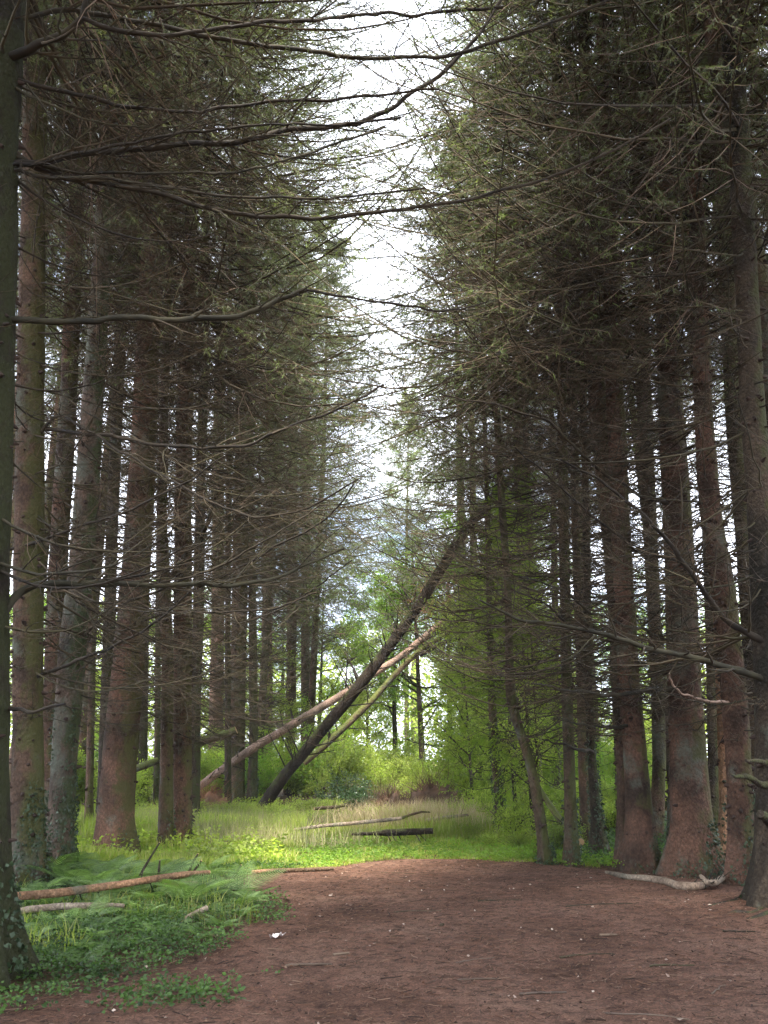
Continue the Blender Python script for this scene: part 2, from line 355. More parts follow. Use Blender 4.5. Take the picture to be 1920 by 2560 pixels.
# ------------------------------------------------------------------ tree builders
def trunk_geo(g, ax, rad, H, S=20, dz=.1, flare=.5, fl_h=.35, lobes=5, seed=0, rough=.06, z0=-.15, knots=0, knot_len=.045, mi=0, kmi=1, zmax=None):
    """ax(z)->(x,y), rad(z)->radius; rings up the trunk, root flare, knobs left by lost branches"""
    zs = np.concatenate([np.arange(z0, min(H, 16), dz), np.arange(min(H, 16), H + .01, .5)]) if H > 16 else np.arange(z0, H + .01, dz)
    if zmax: zs = zs[zs < zmax]
    A = ax(zs); r = rad(zs); a = np.arange(S) / S * 2 * np.pi
    ca, sa = np.cos(a), np.sin(a)
    ph = seed * 1.7
    lob = 1 + flare * np.exp(-np.maximum(zs, 0) / fl_h)[:, None] * (.7 + .6 * np.sin(lobes * a + ph)[None] + .4 * np.sin(2 * a + ph * 2)[None])
    q = np.stack([ca[None] * 1.3 + zs[:, None] * 0, sa[None] * 1.3 + zs[:, None] * 0, zs[:, None] * 1.1 + 0 * a[None]], -1)
    rr = r[:, None] * lob * (1 + rough * noise3(q, seed) + rough * .6 * noise3(q * 3.1, seed + 5) + rough * .35 * noise3(q * 8, seed + 6))
    V = np.stack([A[:, 0:1] + rr * ca, A[:, 1:2] + rr * sa, np.repeat(zs[:, None], S, 1)], -1)
    K = len(zs); k, s = np.meshgrid(np.arange(K - 1), np.arange(S), indexing='ij'); s1 = (s + 1) % S
    g.add(V.reshape(-1, 3), np.stack([k * S + s, k * S + s1, k * S + S + s1, k * S + S + s], -1).reshape(-1, 4), mi, np.full(K * S, .5))
    if knots:
        z = rng.uniform(.5, min(H * .6, 9), knots); z = np.round(z / .3) * .3 + rng.normal(0, .05, knots); az = rng.uniform(0, 2 * np.pi, knots)
        A = ax(z); r = rad(z)
        D = np.stack([np.cos(az), np.sin(az), rng.uniform(-.5, .2, knots)], -1); L = rng.uniform(.3, 1.6, knots) * knot_len
        O = np.stack([A[:, 0] + np.cos(az) * r * .93, A[:, 1] + np.sin(az) * r * .93, z], -1)
        q = np.array([0, .5, 1.])[None, :, None]
        P = O[:, None] + D[:, None] * (L + r * .08)[:, None, None] * q
        tubes(g, P, (rng.uniform(.013, .027, knots))[:, None] * np.array([[1.5, 1.0, .5]]), 5, kmi)

def needle_tufts(g, P, per, L, W, mi, down=.25, spread=.7, rnd=None):
    N, K, _ = P.shape
    s = rng.uniform(.05, 1, (N, per)); O, T, _r = sample(P, np.zeros((N, K)), s)
    D = T + rng.normal(0, spread, T.shape) + np.array([0, 0, -down])
    Ln = rng.uniform(.6, 1.3, N * per) * L
    tr = np.clip(np.repeat(rng.random(N), per) * .7 + rng.random(N * per) * .3, 0, 1)
    blades(g, O, D, Ln, W, mi, tr)

def limb_lines(ax, rad, z, az, L, e0, sag, upt, K=9, wob=.035):
    """main branches: origin at height z, azimuth az, length L, start angle e0, sag then upturned tip"""
    N = len(z); A = ax(z); r = rad(z)
    q = np.linspace(0, 1, K)[None, :]
    d = np.stack([np.cos(az), np.sin(az)], -1)
    drift = rng.normal(0, .25, N)[:, None] * q ** 2
    side = np.stack([-np.sin(az), np.cos(az)], -1)
    hor = (r * .6)[:, None] + L[:, None] * q * np.cos(e0)[:, None]
    XY = A[:, None, :] + d[:, None, :] * hor[..., None] + side[:, None, :] * (drift * L[:, None])[..., None]
    Z = z[:, None] + L[:, None] * (np.sin(e0)[:, None] * q - sag[:, None] * 4 * q * (1 - q) * .25 * 1.0 + upt[:, None] * q ** 3)
    P = np.concatenate([XY, Z[..., None]], -1)
    P[:, 1:] += np.cumsum(rng.normal(0, 1, (N, K - 1, 3)) * wob * (L / K)[:, None, None] * 1.6, axis=1)
    return P

def dead_set(g, ax, rad, z0, z1, whorl=.38, per=4, L0=2.2, L1=2.6, toward=None, tw=11, sub=3, r0=.014, fine=True, mi=0, fmi=1, tall=None):
    z = np.repeat(np.arange(z0, z1, whorl), per); n = len(z)
    z = z + rng.normal(0, .09, n); az = rng.uniform(0, 2 * np.pi, n)
    f = (z - z0) / max(z1 - z0, .1)
    L = (L0 + (L1 - L0) * f) * rng.uniform(.35, 1.15, n)
    if toward is not None: L = L * (1 + .45 * np.cos(az - toward))
    L *= np.clip(.45 + (z - z0) / 1.6, .4, 1)
    P = limb_lines(ax, rad, z, az, L, rng.normal(R(-6), R(10), n), rng.uniform(.1, .45, n), rng.uniform(.05, .42, n))
    Rd = (r0 * (.5 + .5 * L / max(L0, L1)))[:, None] * (1 - .8 * np.linspace(0, 1, 9)[None]) + .0015
    tubes(g, P, Rd, 4, mi)
    T, Tr = grow(P, Rd, tw, L * .42, K=5, bend=.5, wob=.12, flat=.3, rr=.5, rmin=.0016)
    tubes(g, T, Tr, 3, mi)
    if sub:
        Ls = np.linalg.norm(T[:, -1] - T[:, 0], axis=1)
        U, Ur = grow(T, Tr, sub, Ls * .5, K=3, bend=.3, wob=.15, flat=.5, rr=.7, rmin=.0012)
        tubes(g, U, Ur, 3, fmi if fine else mi)

def live_set(g, ax, rad, H, z0, Lmax, whorl=.42, per=5, tw=12, nb=9, bl=.08, bw=.012, droop=.65, mi_w=0, mi_n=1, mi_f=2, fine=2, toward=None, top=.25, skirt=.22, cone=.7):
    z = np.repeat(np.arange(z0, H - .3, whorl), per); n = len(z); z = z + rng.normal(0, .12, n); z = np.minimum(z, H - .2)
    az = rng.uniform(0, 2 * np.pi, n); f = np.clip((z - z0) / (H - z0), 0, 1)
    L = (Lmax * (1 - f) ** cone + top) * rng.uniform(.6, 1.12, n)
    if toward is not None: L = L * (1 + .25 * np.cos(az - toward))
    P = limb_lines(ax, rad, z, az, L, R(-12) + R(38) * f + rng.normal(0, R(7), n), .1 + rng.uniform(.1, .5, n) * (1 - f), rng.uniform(.05, .3, n))
    Rd = (.004 + .0045 * L)[:, None] * (1 - .8 * np.linspace(0, 1, 9)[None]) + .0015
    tubes(g, P, Rd, 3, mi_w)
    T, Tr = grow(P, Rd, tw, .25 + L * .3, K=4, bend=.6, lift=-droop, flat=.25, wob=.1, rr=.4, rmin=.0015, s0=.15)
    tubes(g, T, Tr, 3, mi_f)
    # the inner part of each limb is bare, the outer part carries needles
    s = np.repeat(np.arange(tw)[None], n, 0).ravel() / tw
    keep = s > (skirt * (1 - np.repeat(f, tw)))
    needle_tufts(g, T[keep], nb, bl, bw, mi_n, down=.35)
    needle_tufts(g, P[:, 5:], nb * 2, bl, bw, mi_n, down=.3)
    if fine:
        U, Ur = grow(T, Tr, fine, np.full(len(T), .22), K=3, lift=-droop * 1.2, flat=.4, wob=.15, rmin=.0013)
        tubes(g, U, Ur, 3, mi_f)
        kk = np.repeat(keep, fine); needle_tufts(g, U[kk], max(3, nb // 2), bl, bw, mi_n, down=.4)

def ivy_geo(g, ax, rad, z1, n, size=.042, side=None, mi=0):
    z = rng.random(n) ** 1.3 * z1; az = rng.uniform(0, 2 * np.pi, n)
    q = np.stack([np.cos(az) * 1.2, np.sin(az) * 1.2, z * 1.1], -1)
    k = noise3(q, 31) > -.15 + z / z1 * .6
    z, az = z[k], az[k]; A = ax(z); r = rad(z) * (1 + .5 * np.exp(-z / .3)) + rng.uniform(.0, .035, len(z))
    C = np.stack([A[:, 0] + np.cos(az) * r, A[:, 1] + np.sin(az) * r, z], -1)
    D = np.stack([np.cos(az) * .6, np.sin(az) * .6, -np.ones(len(z))], -1) + rng.normal(0, .5, (len(z), 3))
    leaves(g, C, D, size * rng.uniform(.6, 1.3, len(z)), size * rng.uniform(.6, 1.1, len(z)), mi)

EXTRA = {}       # axis functions of the traced trees by key
def traced_tree(key, pts, wpx, barkm, label, cat='tree', H=30., group=None, ivy=0, dead=(2.0, 10.5), dead_kw=None, live=True, live_kw=None, flare=.45, knots=60, name='spruce_tree', lift=0., S=20, seed=None, lobes=5, z_live=10., nmat=None):
    """pts: (u,v) up the trunk, the first at its foot; wpx: width in pixels at each"""
    seed = seed if seed is not None else (sum(map(ord, key)) * 7) % 97
    base = onG(*pts[0]); Yb = base[1]
    bz = float(gz(base[0], Yb)); base[2] = bz
    Pp = np.array([atY(u, v, Yb) for u, v in pts]); rad_ = np.array([wd * depth(p) / F / 2 for wd, p in zip(wpx, Pp)])
    zz = Pp[:, 2] - bz; xx = Pp[:, 0] - base[0]
    zz[0] = 0; slope = (xx[-1] - xx[-2]) / max(zz[-1] - zz[-2], .1) * .5
    zt = np.append(zz, H); xt = np.append(xx, xx[-1] + slope * max(H - zz[-1], 0)); rt = np.append(rad_, .03)
    rt[-1] = min(.03, rt[-2] * .5)
    def ax(z):
        z = np.asarray(z, float); acc = 0
        for o in (-.3, -.15, 0, .15, .3): acc = acc + np.interp(z + o, zt, xt)
        y = .04 * np.sin(z * .5 + seed)
        return np.stack([acc / 5, y], -1)
    def rad(z): return np.interp(z, zt, rt)
    t = bpy.data.objects.new(name, None); COL.objects.link(t); t.location = base; t.empty_display_size = .3
    tag(t, label, cat, group)
    g = G(); trunk_geo(g, ax, rad, H, S=S, flare=flare, seed=seed, knots=int(knots * 1.8), lobes=lobes)
    link('trunk', g.mesh('trunk', [barkm, M_knot]), t)
    tow = 0. if base[0] < 0.4 else math.pi
    if dead:
        g = G(); dead_set(g, ax, rad, dead[0], dead[1], toward=tow, **(dead_kw or {}))
        link('dead_branches', g.mesh('dead_branches', [M_twig, M_fine]), t)  # dead branches and twigs below the live crown
    if live:
        if dead_kw is mid and not live_kw: live_kw = dict(Lmax=3.0, tw=10, per=4); z_live = 12.5
        kw = dict(Lmax=4.4, toward=tow, tw=14, nb=17, bw=.012, cone=.5); kw.update(live_kw or {})
        g = G(); live_set(g, ax, rad, H, z_live, **kw)
        link('crown', g.mesh('crown', [M_twig, M_needle_b if nmat else M_needle, M_fine]), t)
    if ivy:
        g = G(); ivy_geo(g, ax, rad, ivy[0], ivy[1]); link('ivy', g.mesh('ivy', [M_ivy]), t)
    EXTRA[key] = (t, base, ax, rad)
    return t

L_G = 'tall spruces along the left side of the path'; R_G = 'tall spruces along the right side of the path'
near = dict(whorl=.34, per=5, L0=2.5, L1=3.1, tw=12, sub=3, r0=.012)
mid = dict(whorl=.42, per=4, L0=1.9, L1=2.5, tw=9, sub=3)
T = traced_tree
T('L0', [(-45, 2452), (-52, 2100), (-50, 1500), (-38, 900), (-28, 300)], [165, 155, 145, 140, 130], B_shaded, 'dark mossy spruce trunk with an ivy clad flaring foot nearest on the left', group=L_G, ivy=(.8, 800), dead=(2.6, 9), dead_kw=dict(whorl=.4, per=3, L0=1.6, L1=2.0, tw=9, sub=2), flare=.9, z_live=9.5)
T('L1', [(66, 2225), (70, 1800), (75, 1400), (78, 1000), (82, 500), (88, 60)], [86, 72, 74, 66, 60, 54], B_mixed, 'brown spruce with mossy patches, second trunk in from the left edge', group=L_G, ivy=(1.3, 1500), dead_kw=near, dead=(2.1, 13.5), z_live=13)
T('L2', [(118, 2145), (130, 1800), (148, 1400), (170, 987), (185, 600), (200, 300)], [48, 44, 46, 42, 38, 34], B_red, 'reddish spruce half hidden behind the grey trunk with ivy', group=L_G, ivy=(1.0, 600), dead_kw=mid)
T('L3', [(146, 2190), (163, 1900), (182, 1640), (207, 1396), (235, 930), (262, 520), (280, 200)], [66, 62, 66, 62, 50, 44, 38], B_grey, 'grey lichen covered spruce with ivy up its leaning lower trunk', group=L_G, ivy=(3.2, 2600), dead_kw=near, dead=(2.1, 13.5), z_live=13)
T('L4', [(285, 2140), (300, 1900), (324, 1627), (346, 1338), (366, 930), (382, 580), (396, 200)], [92, 84, 78, 68, 60, 50, 44], B_red, 'thick red barked spruce with grey green patches rising from the ferns', group=L_G, ivy=(.5, 200), dead_kw=near, dead=(2.1, 13.5), z_live=13)
T('L4b', [(352, 2015), (355, 1700), (362, 1300), (370, 900)], [32, 30, 28, 24], B_dark, 'dark spruce trunk close behind the thick red barked one', group=L_G, ivy=(3.0, 900), dead_kw=mid)
T('L5', [(258, 2062), (268, 1700), (280, 1300), (300, 900), (320, 500)], [32, 30, 30, 27, 22], B_dark, 'dark narrow spruce between the grey trunk and the thick red trunk', group=L_G, ivy=(2.0, 500), dead_kw=mid)
T('L6', [(222, 2082), (226, 1850), (230, 1600), (232, 1300), (236, 1000)], [20, 18, 17, 15, 13], B_mixed, 'very thin sunlit spruce stem left of the thick red trunk', group=L_G, dead_kw=dict(whorl=.5, per=3, L0=1.2, L1=1.6, tw=8, sub=2), z_live=11)
T('L7', [(414, 2128), (416, 1900), (418, 1650), (410, 1450), (404, 1300), (410, 1150), (414, 900)], [36, 32, 30, 30, 26, 22, 18], B_mixed, 'slimmer of the two spruces growing side by side, its upper stem crooked', group=L_G, ivy=(.8, 250), dead_kw=near, dead=(2.1, 11), z_live=10, H=32, live_kw=dict(Lmax=5.0, cone=.35, per=7, nb=22, bw=.015))
T('L8', [(454, 2124), (456, 1800), (457, 1550), (459, 1219), (466, 930), (473, 580), (480, 200)], [48, 44, 45, 42, 38, 34, 30], B_red, 'thicker straight knotted spruce of the pair growing side by side', group=L_G, ivy=(.6, 200), dead_kw=near, dead=(2.1, 11), z_live=10, H=32, live_kw=dict(Lmax=5.0, cone=.35, per=7, nb=22, bw=.015), knots=110)
T('L9', [(483, 2060), (488, 1750), (497, 1540), (502, 1219), (508, 900), (514, 600)], [30, 29, 28, 24, 22, 20], B_dark, 'dark spruce peeping out behind the knotted trunk of the pair', group=L_G, dead_kw=mid)
T('L10', [(391, 2035), (395, 1800), (396, 1500), (398, 1200)], [17, 15, 14, 12], B_moss, 'thin ivy covered stem just left of the pair of spruces', group=L_G, ivy=(3.5, 700), dead_kw=dict(whorl=.5, per=3, L0=1.2, L1=1.6, tw=7, sub=2))
T('L11', [(536, 1992), (541, 1800), (545, 1500), (546, 1200), (548, 900)], [40, 36, 32, 28, 24], B_sunlit, 'pale sunlit spruce trunk standing behind the mossy fallen log', group=L_G, dead_kw=mid)
T('L12', [(588, 2016), (591, 1860), (597, 1600), (603, 1300), (609, 1045), (613, 700), (617, 300)], [46, 42, 38, 40, 38, 32, 24], B_mixed, 'stout spruce next to the foot of the dark leaning trunk', group=L_G, ivy=(1.4, 500), dead_kw=near, knots=90, z_live=9, H=34, live_kw=dict(Lmax=5.4, per=7, nb=22, bw=.018, cone=.3))
T('L13', [(630, 2016), (634, 1860), (632, 1600), (628, 1300), (626, 1000)], [26, 22, 20, 18, 15], B_moss, 'slim ivy wrapped spruce touching the foot of the dark leaning trunk', group=L_G, ivy=(3.6, 1500), dead_kw=mid)
T('L14', [(666, 1992), (667, 1750), (668, 1500), (672, 1200), (676, 900)], [30, 27, 25, 22, 18], B_sunlit, 'pale slender spruce at the back behind the crossing fallen trunks', group=L_G, dead_kw=mid, live_kw=dict(Lmax=4.3))
T('L15', [(724, 1988), (728, 1700), (731, 1450), (731, 1219), (733, 900)], [28, 25, 24, 24, 18], B_red, 'reddish far spruce left of the bright gap in the wood', group=L_G, dead_kw=mid, live_kw=dict(Lmax=4.3), ivy=(5, 1200))
T('L16', [(762, 1982), (764, 1600), (765, 1300), (766, 1000)], [22, 22, 24, 18], B_mixed, 'far brown spruce nearest the bright gap on its left side', group=L_G, dead_kw=mid, live_kw=dict(Lmax=4.3))
T('L17', [(569, 2040), (570, 1600), (571, 1300), (573, 1000), (576, 700)], [17, 15, 14, 13, 12], B_dark, 'thin dark stem between the pale trunk and the stout spruce', group=L_G, dead_kw=near, z_live=9.5, H=34, live_kw=dict(Lmax=5.5, per=8, nb=24, bw=.018, cone=.3))

T('R1', [(1367, 2166), (1356, 2080), (1342, 1975), (1322, 1890), (1302, 1830), (1276, 1755), (1274, 1627), (1270, 1454), (1256, 1280), (1240, 1000), (1228, 870)], [34, 27, 26, 24, 24, 26, 19, 18, 18, 17, 15], B_moss, 'thin crooked mossy tree bending left at the edge of the bare ground', name='crooked_tree', group=R_G, ivy=(.35, 350), dead=(2.8, 9), dead_kw=dict(whorl=.3, per=3, L0=1.4, L1=2.2, tw=10, sub=3), H=15, z_live=8.5, live_kw=dict(Lmax=1.8), flare=.5, S=14)
T('R2', [(1256, 2098), (1247, 1980), (1235, 1860), (1229, 1685), (1222, 1450), (1216, 1200)], [28, 24, 22, 17, 15, 12], B_moss, 'slim ivy covered tree standing in the grass left of the crooked one', name='slim_tree', group=R_G, ivy=(4.0, 2600), dead=(3.2, 9), dead_kw=dict(whorl=.4, per=3, L0=1.2, L1=1.6, tw=8, sub=3), H=14, live=False, S=12)
T('R3', [(1172, 1992), (1168, 1900), (1160, 1743), (1158, 1600), (1156, 1450)], [34, 30, 28, 26, 24], B_sunlit, 'pale pink sunlit trunk with ivy beyond the clearing', group=R_G, ivy=(2.0, 300), dead=(5, 11), dead_kw=mid, live_kw=dict(Lmax=4.3))
T('R4', [(1038, 1945), (1037, 1850), (1034, 1700), (1040, 1550)], [24, 20, 16, 12], B_dark, 'dark far trunk in the leaves under the crossing fallen trunks', name='far_tree', group=R_G, dead=(3, 7), dead_kw=mid, live=False, H=11, S=12)
T('R5', [(1430, 2168), (1424, 1950), (1415, 1685), (1410, 1400), (1405, 1000), (1402, 600)], [36, 28, 26, 26, 24, 20], B_moss, 'mossy green spruce first in the right row beyond the crooked tree', group=R_G, ivy=(1.0, 400), dead_kw=near, z_live=8.5, nmat='pale')
T('R6', [(1466, 2125), (1458, 1950), (1449, 1627), (1440, 1300), (1434, 1000)], [30, 26, 22, 22, 20], B_mixed, 'brown green spruce close beside the mossy green one', group=R_G, dead_kw=mid)
T('R7', [(1500, 2148), (1490, 2050), (1478, 1900), (1470, 1700), (1468, 1500), (1466, 1200)], [34, 26, 22, 20, 20, 18], B_dark, 'dark ivy clad trunk with a stump like swelling at its foot', group=R_G, ivy=(4.0, 2200), dead_kw=mid, flare=.8)
T('R9', [(1552, 2092), (1545, 1900), (1533, 1685), (1524, 1400)], [20, 18, 16, 14], B_moss, 'thin dark trunk seen left of the leaning pair of red trunks', group=R_G, ivy=(1.5, 200), dead_kw=mid)
T('R10b', [(1566, 2178), (1562, 2000), (1556, 1750), (1530, 1400), (1505, 1150), (1483, 870), (1474, 560), (1470, 300)], [48, 32, 38, 42, 44, 44, 36, 30], B_mixed, 'slimmer left member of the joined red spruces with spreading roots', group=R_G, dead_kw=near, flare=.65, z_live=8.5, live_kw=dict(Lmax=4.3))
T('R10', [(1603, 2186), (1600, 2032), (1586, 1850), (1572, 1685), (1558, 1454), (1546, 1230), (1532, 870), (1522, 560), (1515, 250)], [76, 62, 56, 54, 48, 46, 42, 36, 30], B_red, 'thicker right member of the joined red spruces with spreading roots', group=R_G, ivy=(.6, 200), dead_kw=near, flare=.7, lobes=5, knots=100, z_live=8.5, live_kw=dict(Lmax=4.3))
T('R11', [(1642, 2110), (1650, 1900), (1640, 1650), (1630, 1454), (1618, 1200), (1608, 950), (1604, 600)], [36, 32, 32, 34, 36, 38, 32], B_mixed, 'spruce seen between the joined red pair and the thickest trunk', group=R_G, ivy=(.8, 200), dead_kw=mid)
T('R12', [(1735, 2192), (1728, 2060), (1721, 1916), (1712, 1685), (1705, 1480), (1692, 1250), (1676, 1000), (1664, 700), (1655, 400)], [118, 98, 88, 80, 76, 70, 60, 54, 48], B_red, 'thickest red trunk with rough scaly bark and a buttressed ivy foot', group=R_G, ivy=(.75, 1500), dead_kw=near, flare=.5, knots=60, z_live=8.5, live_kw=dict(Lmax=4.3), S=28)
T('R13', [(1856, 2216), (1853, 2050), (1850, 1900), (1838, 1743), (1812, 1480), (1776, 1277), (1758, 1045), (1747, 756), (1738, 450)], [74, 62, 60, 62, 58, 52, 46, 40, 34], B_red, 'knotted brown red spruce with ivy streaks, right of the thickest trunk', group=R_G, ivy=(1.3, 700), dead_kw=near, flare=.5, knots=130, z_live=8.5)
T('R14', [(1944, 2266), (1936, 2000), (1928, 1700), (1902, 1280), (1880, 1050), (1858, 600), (1848, 300)], [112, 84, 74, 66, 60, 54, 48], B_dark, 'stout spruce cut off by the right edge, its roots reaching the path', group=R_G, ivy=(.4, 100), dead=(2.3, 9), dead_kw=dict(whorl=.36, per=4, L0=2.2, L1=2.8, tw=11, sub=3), flare=.8, z_live=9)
T('R15', [(1893, 2150), (1890, 1750), (1862, 1400), (1835, 1050), (1810, 520)], [52, 48, 44, 42, 36], B_moss, 'green mossy spruce showing behind the knotted brown red one', group=R_G, dead_kw=mid)
T('R16', [(1786, 2122), (1782, 1860), (1772, 1500), (1760, 1200)], [30, 26, 24, 20], B_moss, 'slim mossy trunk just right of the thickest trunk', group=R_G, ivy=(1, 200), dead_kw=mid)
T('R17', [(1815, 2158), (1810, 1975), (1802, 1760), (1790, 1500), (1775, 1200)], [34, 27, 25, 22, 20], B_tan, 'narrow orange trunk with torn bark left of the knotted spruce', group=R_G, dead_kw=mid)
T('R18', [(1648, 2118), (1676, 2118), (1680, 1900), (1682, 1600)][1:], [22, 18, 16], B_mixed, 'thin stem squeezed against the left side of the thickest trunk', group=R_G, dead_kw=mid)
T('R19', [(1395, 2060), (1392, 1800), (1388, 1500), (1384, 1200)], [18, 17, 16, 14], B_dark, 'thin dark stem in the leaves left of the mossy green spruce', group=R_G, dead_kw=mid, ivy=(4, 700))

# ------------------------------------------------------------------ big bare limbs seen against the light
def limb(key, pts, w0, w1, yend, tw=14, sub=3, ln=.9, ystart=None, stub=False, mi=None, label=None):
    """a long bare branch: its pixels at the photograph, from the trunk's distance out to distance yend"""
    t, base, ax, rad = EXTRA[key]; y0 = base[1] if ystart is None else ystart
    P = np.array(pts, float); d = np.concatenate([[0], np.cumsum(np.linalg.norm(np.diff(P, axis=0), axis=1))]); q = d / d[-1]
    n = 56; s = np.linspace(0, 1, n); U = np.interp(s, q, P[:, 0]); Vv = np.interp(s, q, P[:, 1])
    for _ in range(2):
        U[1:-1] = (U[:-2] + U[1:-1] * 2 + U[2:]) / 4; Vv[1:-1] = (Vv[:-2] + Vv[1:-1] * 2 + Vv[2:]) / 4
    Yd = y0 + (yend - y0) * s
    W = np.array([atY(u, v, y) for u, v, y in zip(U, Vv, Yd)])
    r = np.array([(w0 + (w1 - w0) * a) * depth(p) / F / 2 for a, p in zip(s, W)])
    W += np.stack([noise3(W * 3 + k * 9, 3) * .03 + noise3(W * 9 + k, 4) * .012 for k in (0, 1, 2)], -1); r = r * (1 + .16 * noise3(W * 7, 5) + .1 * noise3(W * 22, 6))
    g = G(); tubes(g, W, r, 7, 0, cap=0)
    if tw:
        T1, R1 = grow(W[None], r[None], tw, np.array([ln]), K=6, bend=.6, wob=.1, flat=.45, rr=.42, rmin=.0022, taper=.4, s0=.06)
        tubes(g, T1, R1, 4, 1)
        if sub:
            Ls = np.linalg.norm(T1[:, -1] - T1[:, 0], axis=1)
            U1, Ur = grow(T1, R1, sub, Ls * .5, K=4, bend=.3, wob=.14, flat=.5, rr=.6, rmin=.0015); tubes(g, U1, Ur, 3, 1)
    o = link('branch', g.mesh('branch', [mi or M_branch, M_twig], origin=base), t)
    if label: o['label'] = label
    return o
limb('L0', [(-20, 165), (60, 130), (116, 108), (170, 80), (205, 45), (222, -10), (230, -120)], 26, 12, 6.3, tw=10)
limb('L0', [(205, 45), (260, 66), (324, 87), (428, 90), (555, 67), (729, 55), (839, 43), (960, 43), (1100, 30), (1260, 20)], 12, 7, 7.2, ystart=6.2, tw=30, ln=1.1)
limb('L0', [(-20, 60), (150, 20), (255, 35), (370, 66), (498, 87), (723, 121), (833, 139), (960, 147), (1060, 143), (1157, 133), (1240, 108), (1307, 92), (1410, 50), (1515, 0), (1600, -50)], 14, 7, 7.8, tw=36, ln=1.2)
limb('L0', [(-30, 180), (40, 200), (127, 226), (230, 250), (324, 266), (420, 279), (498, 281), (560, 272), (637, 258), (720, 250), (810, 246), (960, 231), (1100, 225)], 12, 6, 7.4, tw=34, ln=1.1)
limb('L0', [(-30, 425), (60, 410), (116, 398), (190, 388), (260, 382), (370, 370), (521, 359), (642, 347), (706, 324), (833, 318), (926, 295), (1000, 262), (1050, 230), (1099, 191), (1197, 87), (1249, 0), (1290, -80)], 19, 8, 8.0, tw=38, ln=1.2)
limb('L0', [(-30, 430), (116, 400), (290, 370), (417, 341), (578, 315), (700, 313), (810, 312), (900, 300), (1000, 290)], 9, 5, 7.0, tw=22)
limb('L0', [(-30, 380), (80, 400), (197, 437), (330, 436), (463, 434), (625, 425), (706, 399), (770, 382), (860, 350), (960, 320)], 9, 5, 7.6, tw=24)
limb('L0', [(-30, 330), (20, 370), (58, 399), (139, 440), (210, 455), (289, 463), (370, 478), (451, 498), (555, 527), (642, 541), (740, 544), (822, 544), (960, 532), (1070, 518), (1180, 500), (1280, 470), (1365, 446), (1440, 415), (1510, 388), (1600, 340), (1678, 295)], 15, 6, 8.6, tw=40, ln=1.2)
limb('L0', [(-30, 420), (139, 446), (370, 463), (521, 486), (723, 503), (810, 506), (960, 486), (1060, 470)], 10, 5, 7.4, tw=26)
limb('L0', [(-30, 797), (60, 803), (116, 805), (230, 799), (347, 796), (430, 798), (498, 796), (560, 793), (607, 785), (655, 772), (694, 756), (730, 742), (766, 727)], 17, 13, 7.0, tw=12, ln=.7)
limb('L0', [(766, 727), (850, 740), (960, 753), (1050, 770), (1105, 779), (1160, 770), (1220, 750)], 7, 4, 7.4, ystart=7.0, tw=10, ln=.7)
limb('L1', [(85, 1070), (174, 1080), (278, 1085), (370, 1109), (430, 1117), (492, 1117), (560, 1115), (625, 1109), (710, 1075), (810, 1039), (890, 1000), (960, 964)], 11, 5, 9.0, tw=26, ln=1.1)
limb('L1', [(-10, 1381), (90, 1355), (174, 1328), (250, 1300), (336, 1271), (410, 1235), (486, 1195), (560, 1140)], 9, 4, 9.4, tw=16)
limb('L0', [(0, 1545), (35, 1500), (60, 1480), (93, 1467), (150, 1460), (220, 1459), (310, 1462), (405, 1462), (490, 1463), (579, 1462), (640, 1454), (694, 1444), (780, 1405), (856, 1369)], 22, 5, 8.0, tw=24, ln=1.0)
limb('L1', [(80, 1700), (110, 1681), (170, 1662), (231, 1639), (300, 1610), (359, 1581), (420, 1530), (490, 1470)], 10, 4, 9.6, tw=12, ln=.8)
limb('L0', [(20, 1775), (35, 1776), (80, 1774), (120, 1770), (168, 1766)], 11, 6, 6.3, tw=2, sub=0, ln=.3)
limb('L1', [(80, 1110), (140, 1030), (250, 1090), (400, 1190), (520, 1250), (650, 1300), (780, 1270), (890, 1200)], 8, 4, 9.2, tw=18)
limb('L3', [(185, 1620), (250, 1545), (330, 1500), (420, 1470), (560, 1410), (700, 1330), (800, 1260)], 8, 4, 10.5, tw=14)
limb('L8', [(402, 1455), (425, 1440), (450, 1408), (478, 1372), (500, 1350), (515, 1320), (527, 1280), (545, 1220)], 17, 9, 13.6, tw=8)
limb('L8', [(455, 1490), (560, 1440), (700, 1360), (820, 1300), (885, 1210)], 7, 4, 12.6, tw=14)
limb('L12', [(600, 1560), (690, 1530), (790, 1470), (880, 1400)], 6, 3, 22, tw=12)
limb('L4', [(330, 1560), (420, 1530), (560, 1530), (700, 1520), (790, 1480)], 7, 4, 12, tw=14)
limb('R14', [(1930, 1712), (1909, 1697), (1850, 1675), (1770, 1656), (1649, 1627), (1560, 1600), (1481, 1581), (1400, 1565), (1307, 1552), (1200, 1500)], 20, 5, 8.6, tw=26, ln=1.0)
limb('R14', [(1930, 1620), (1909, 1604), (1870, 1580), (1816, 1552), (1785, 1515), (1759, 1477), (1720, 1420), (1678, 1367), (1597, 1280), (1500, 1200), (1400, 1150)], 18, 5, 8.8, tw=26, ln=1.0)
limb('R14', [(1940, 1960), (1905, 1965), (1880, 1950), (1845, 1945), (1820, 1940)], 24, 5, 9.4, tw=0, mi=B_dark)
limb('R14', [(1940, 1900), (1910, 1905), (1890, 1903), (1868, 1900)], 22, 6, 9.6, tw=0, mi=B_dark)
limb('R14', [(1945, 2065), (1925, 2055), (1912, 2048), (1900, 2040)], 40, 20, 9.5, tw=0, mi=B_dark)
limb('R13', [(1800, 1460), (1700, 1400), (1600, 1380), (1480, 1290), (1380, 1200), (1290, 1120)], 9, 4, 9.2, tw=20)
limb('R12', [(1690, 1720), (1666, 1720), (1620, 1722), (1568, 1737), (1510, 1740), (1458, 1728), (1400, 1725), (1330, 1708)], 15, 4, 9.8, tw=14, ln=.8)
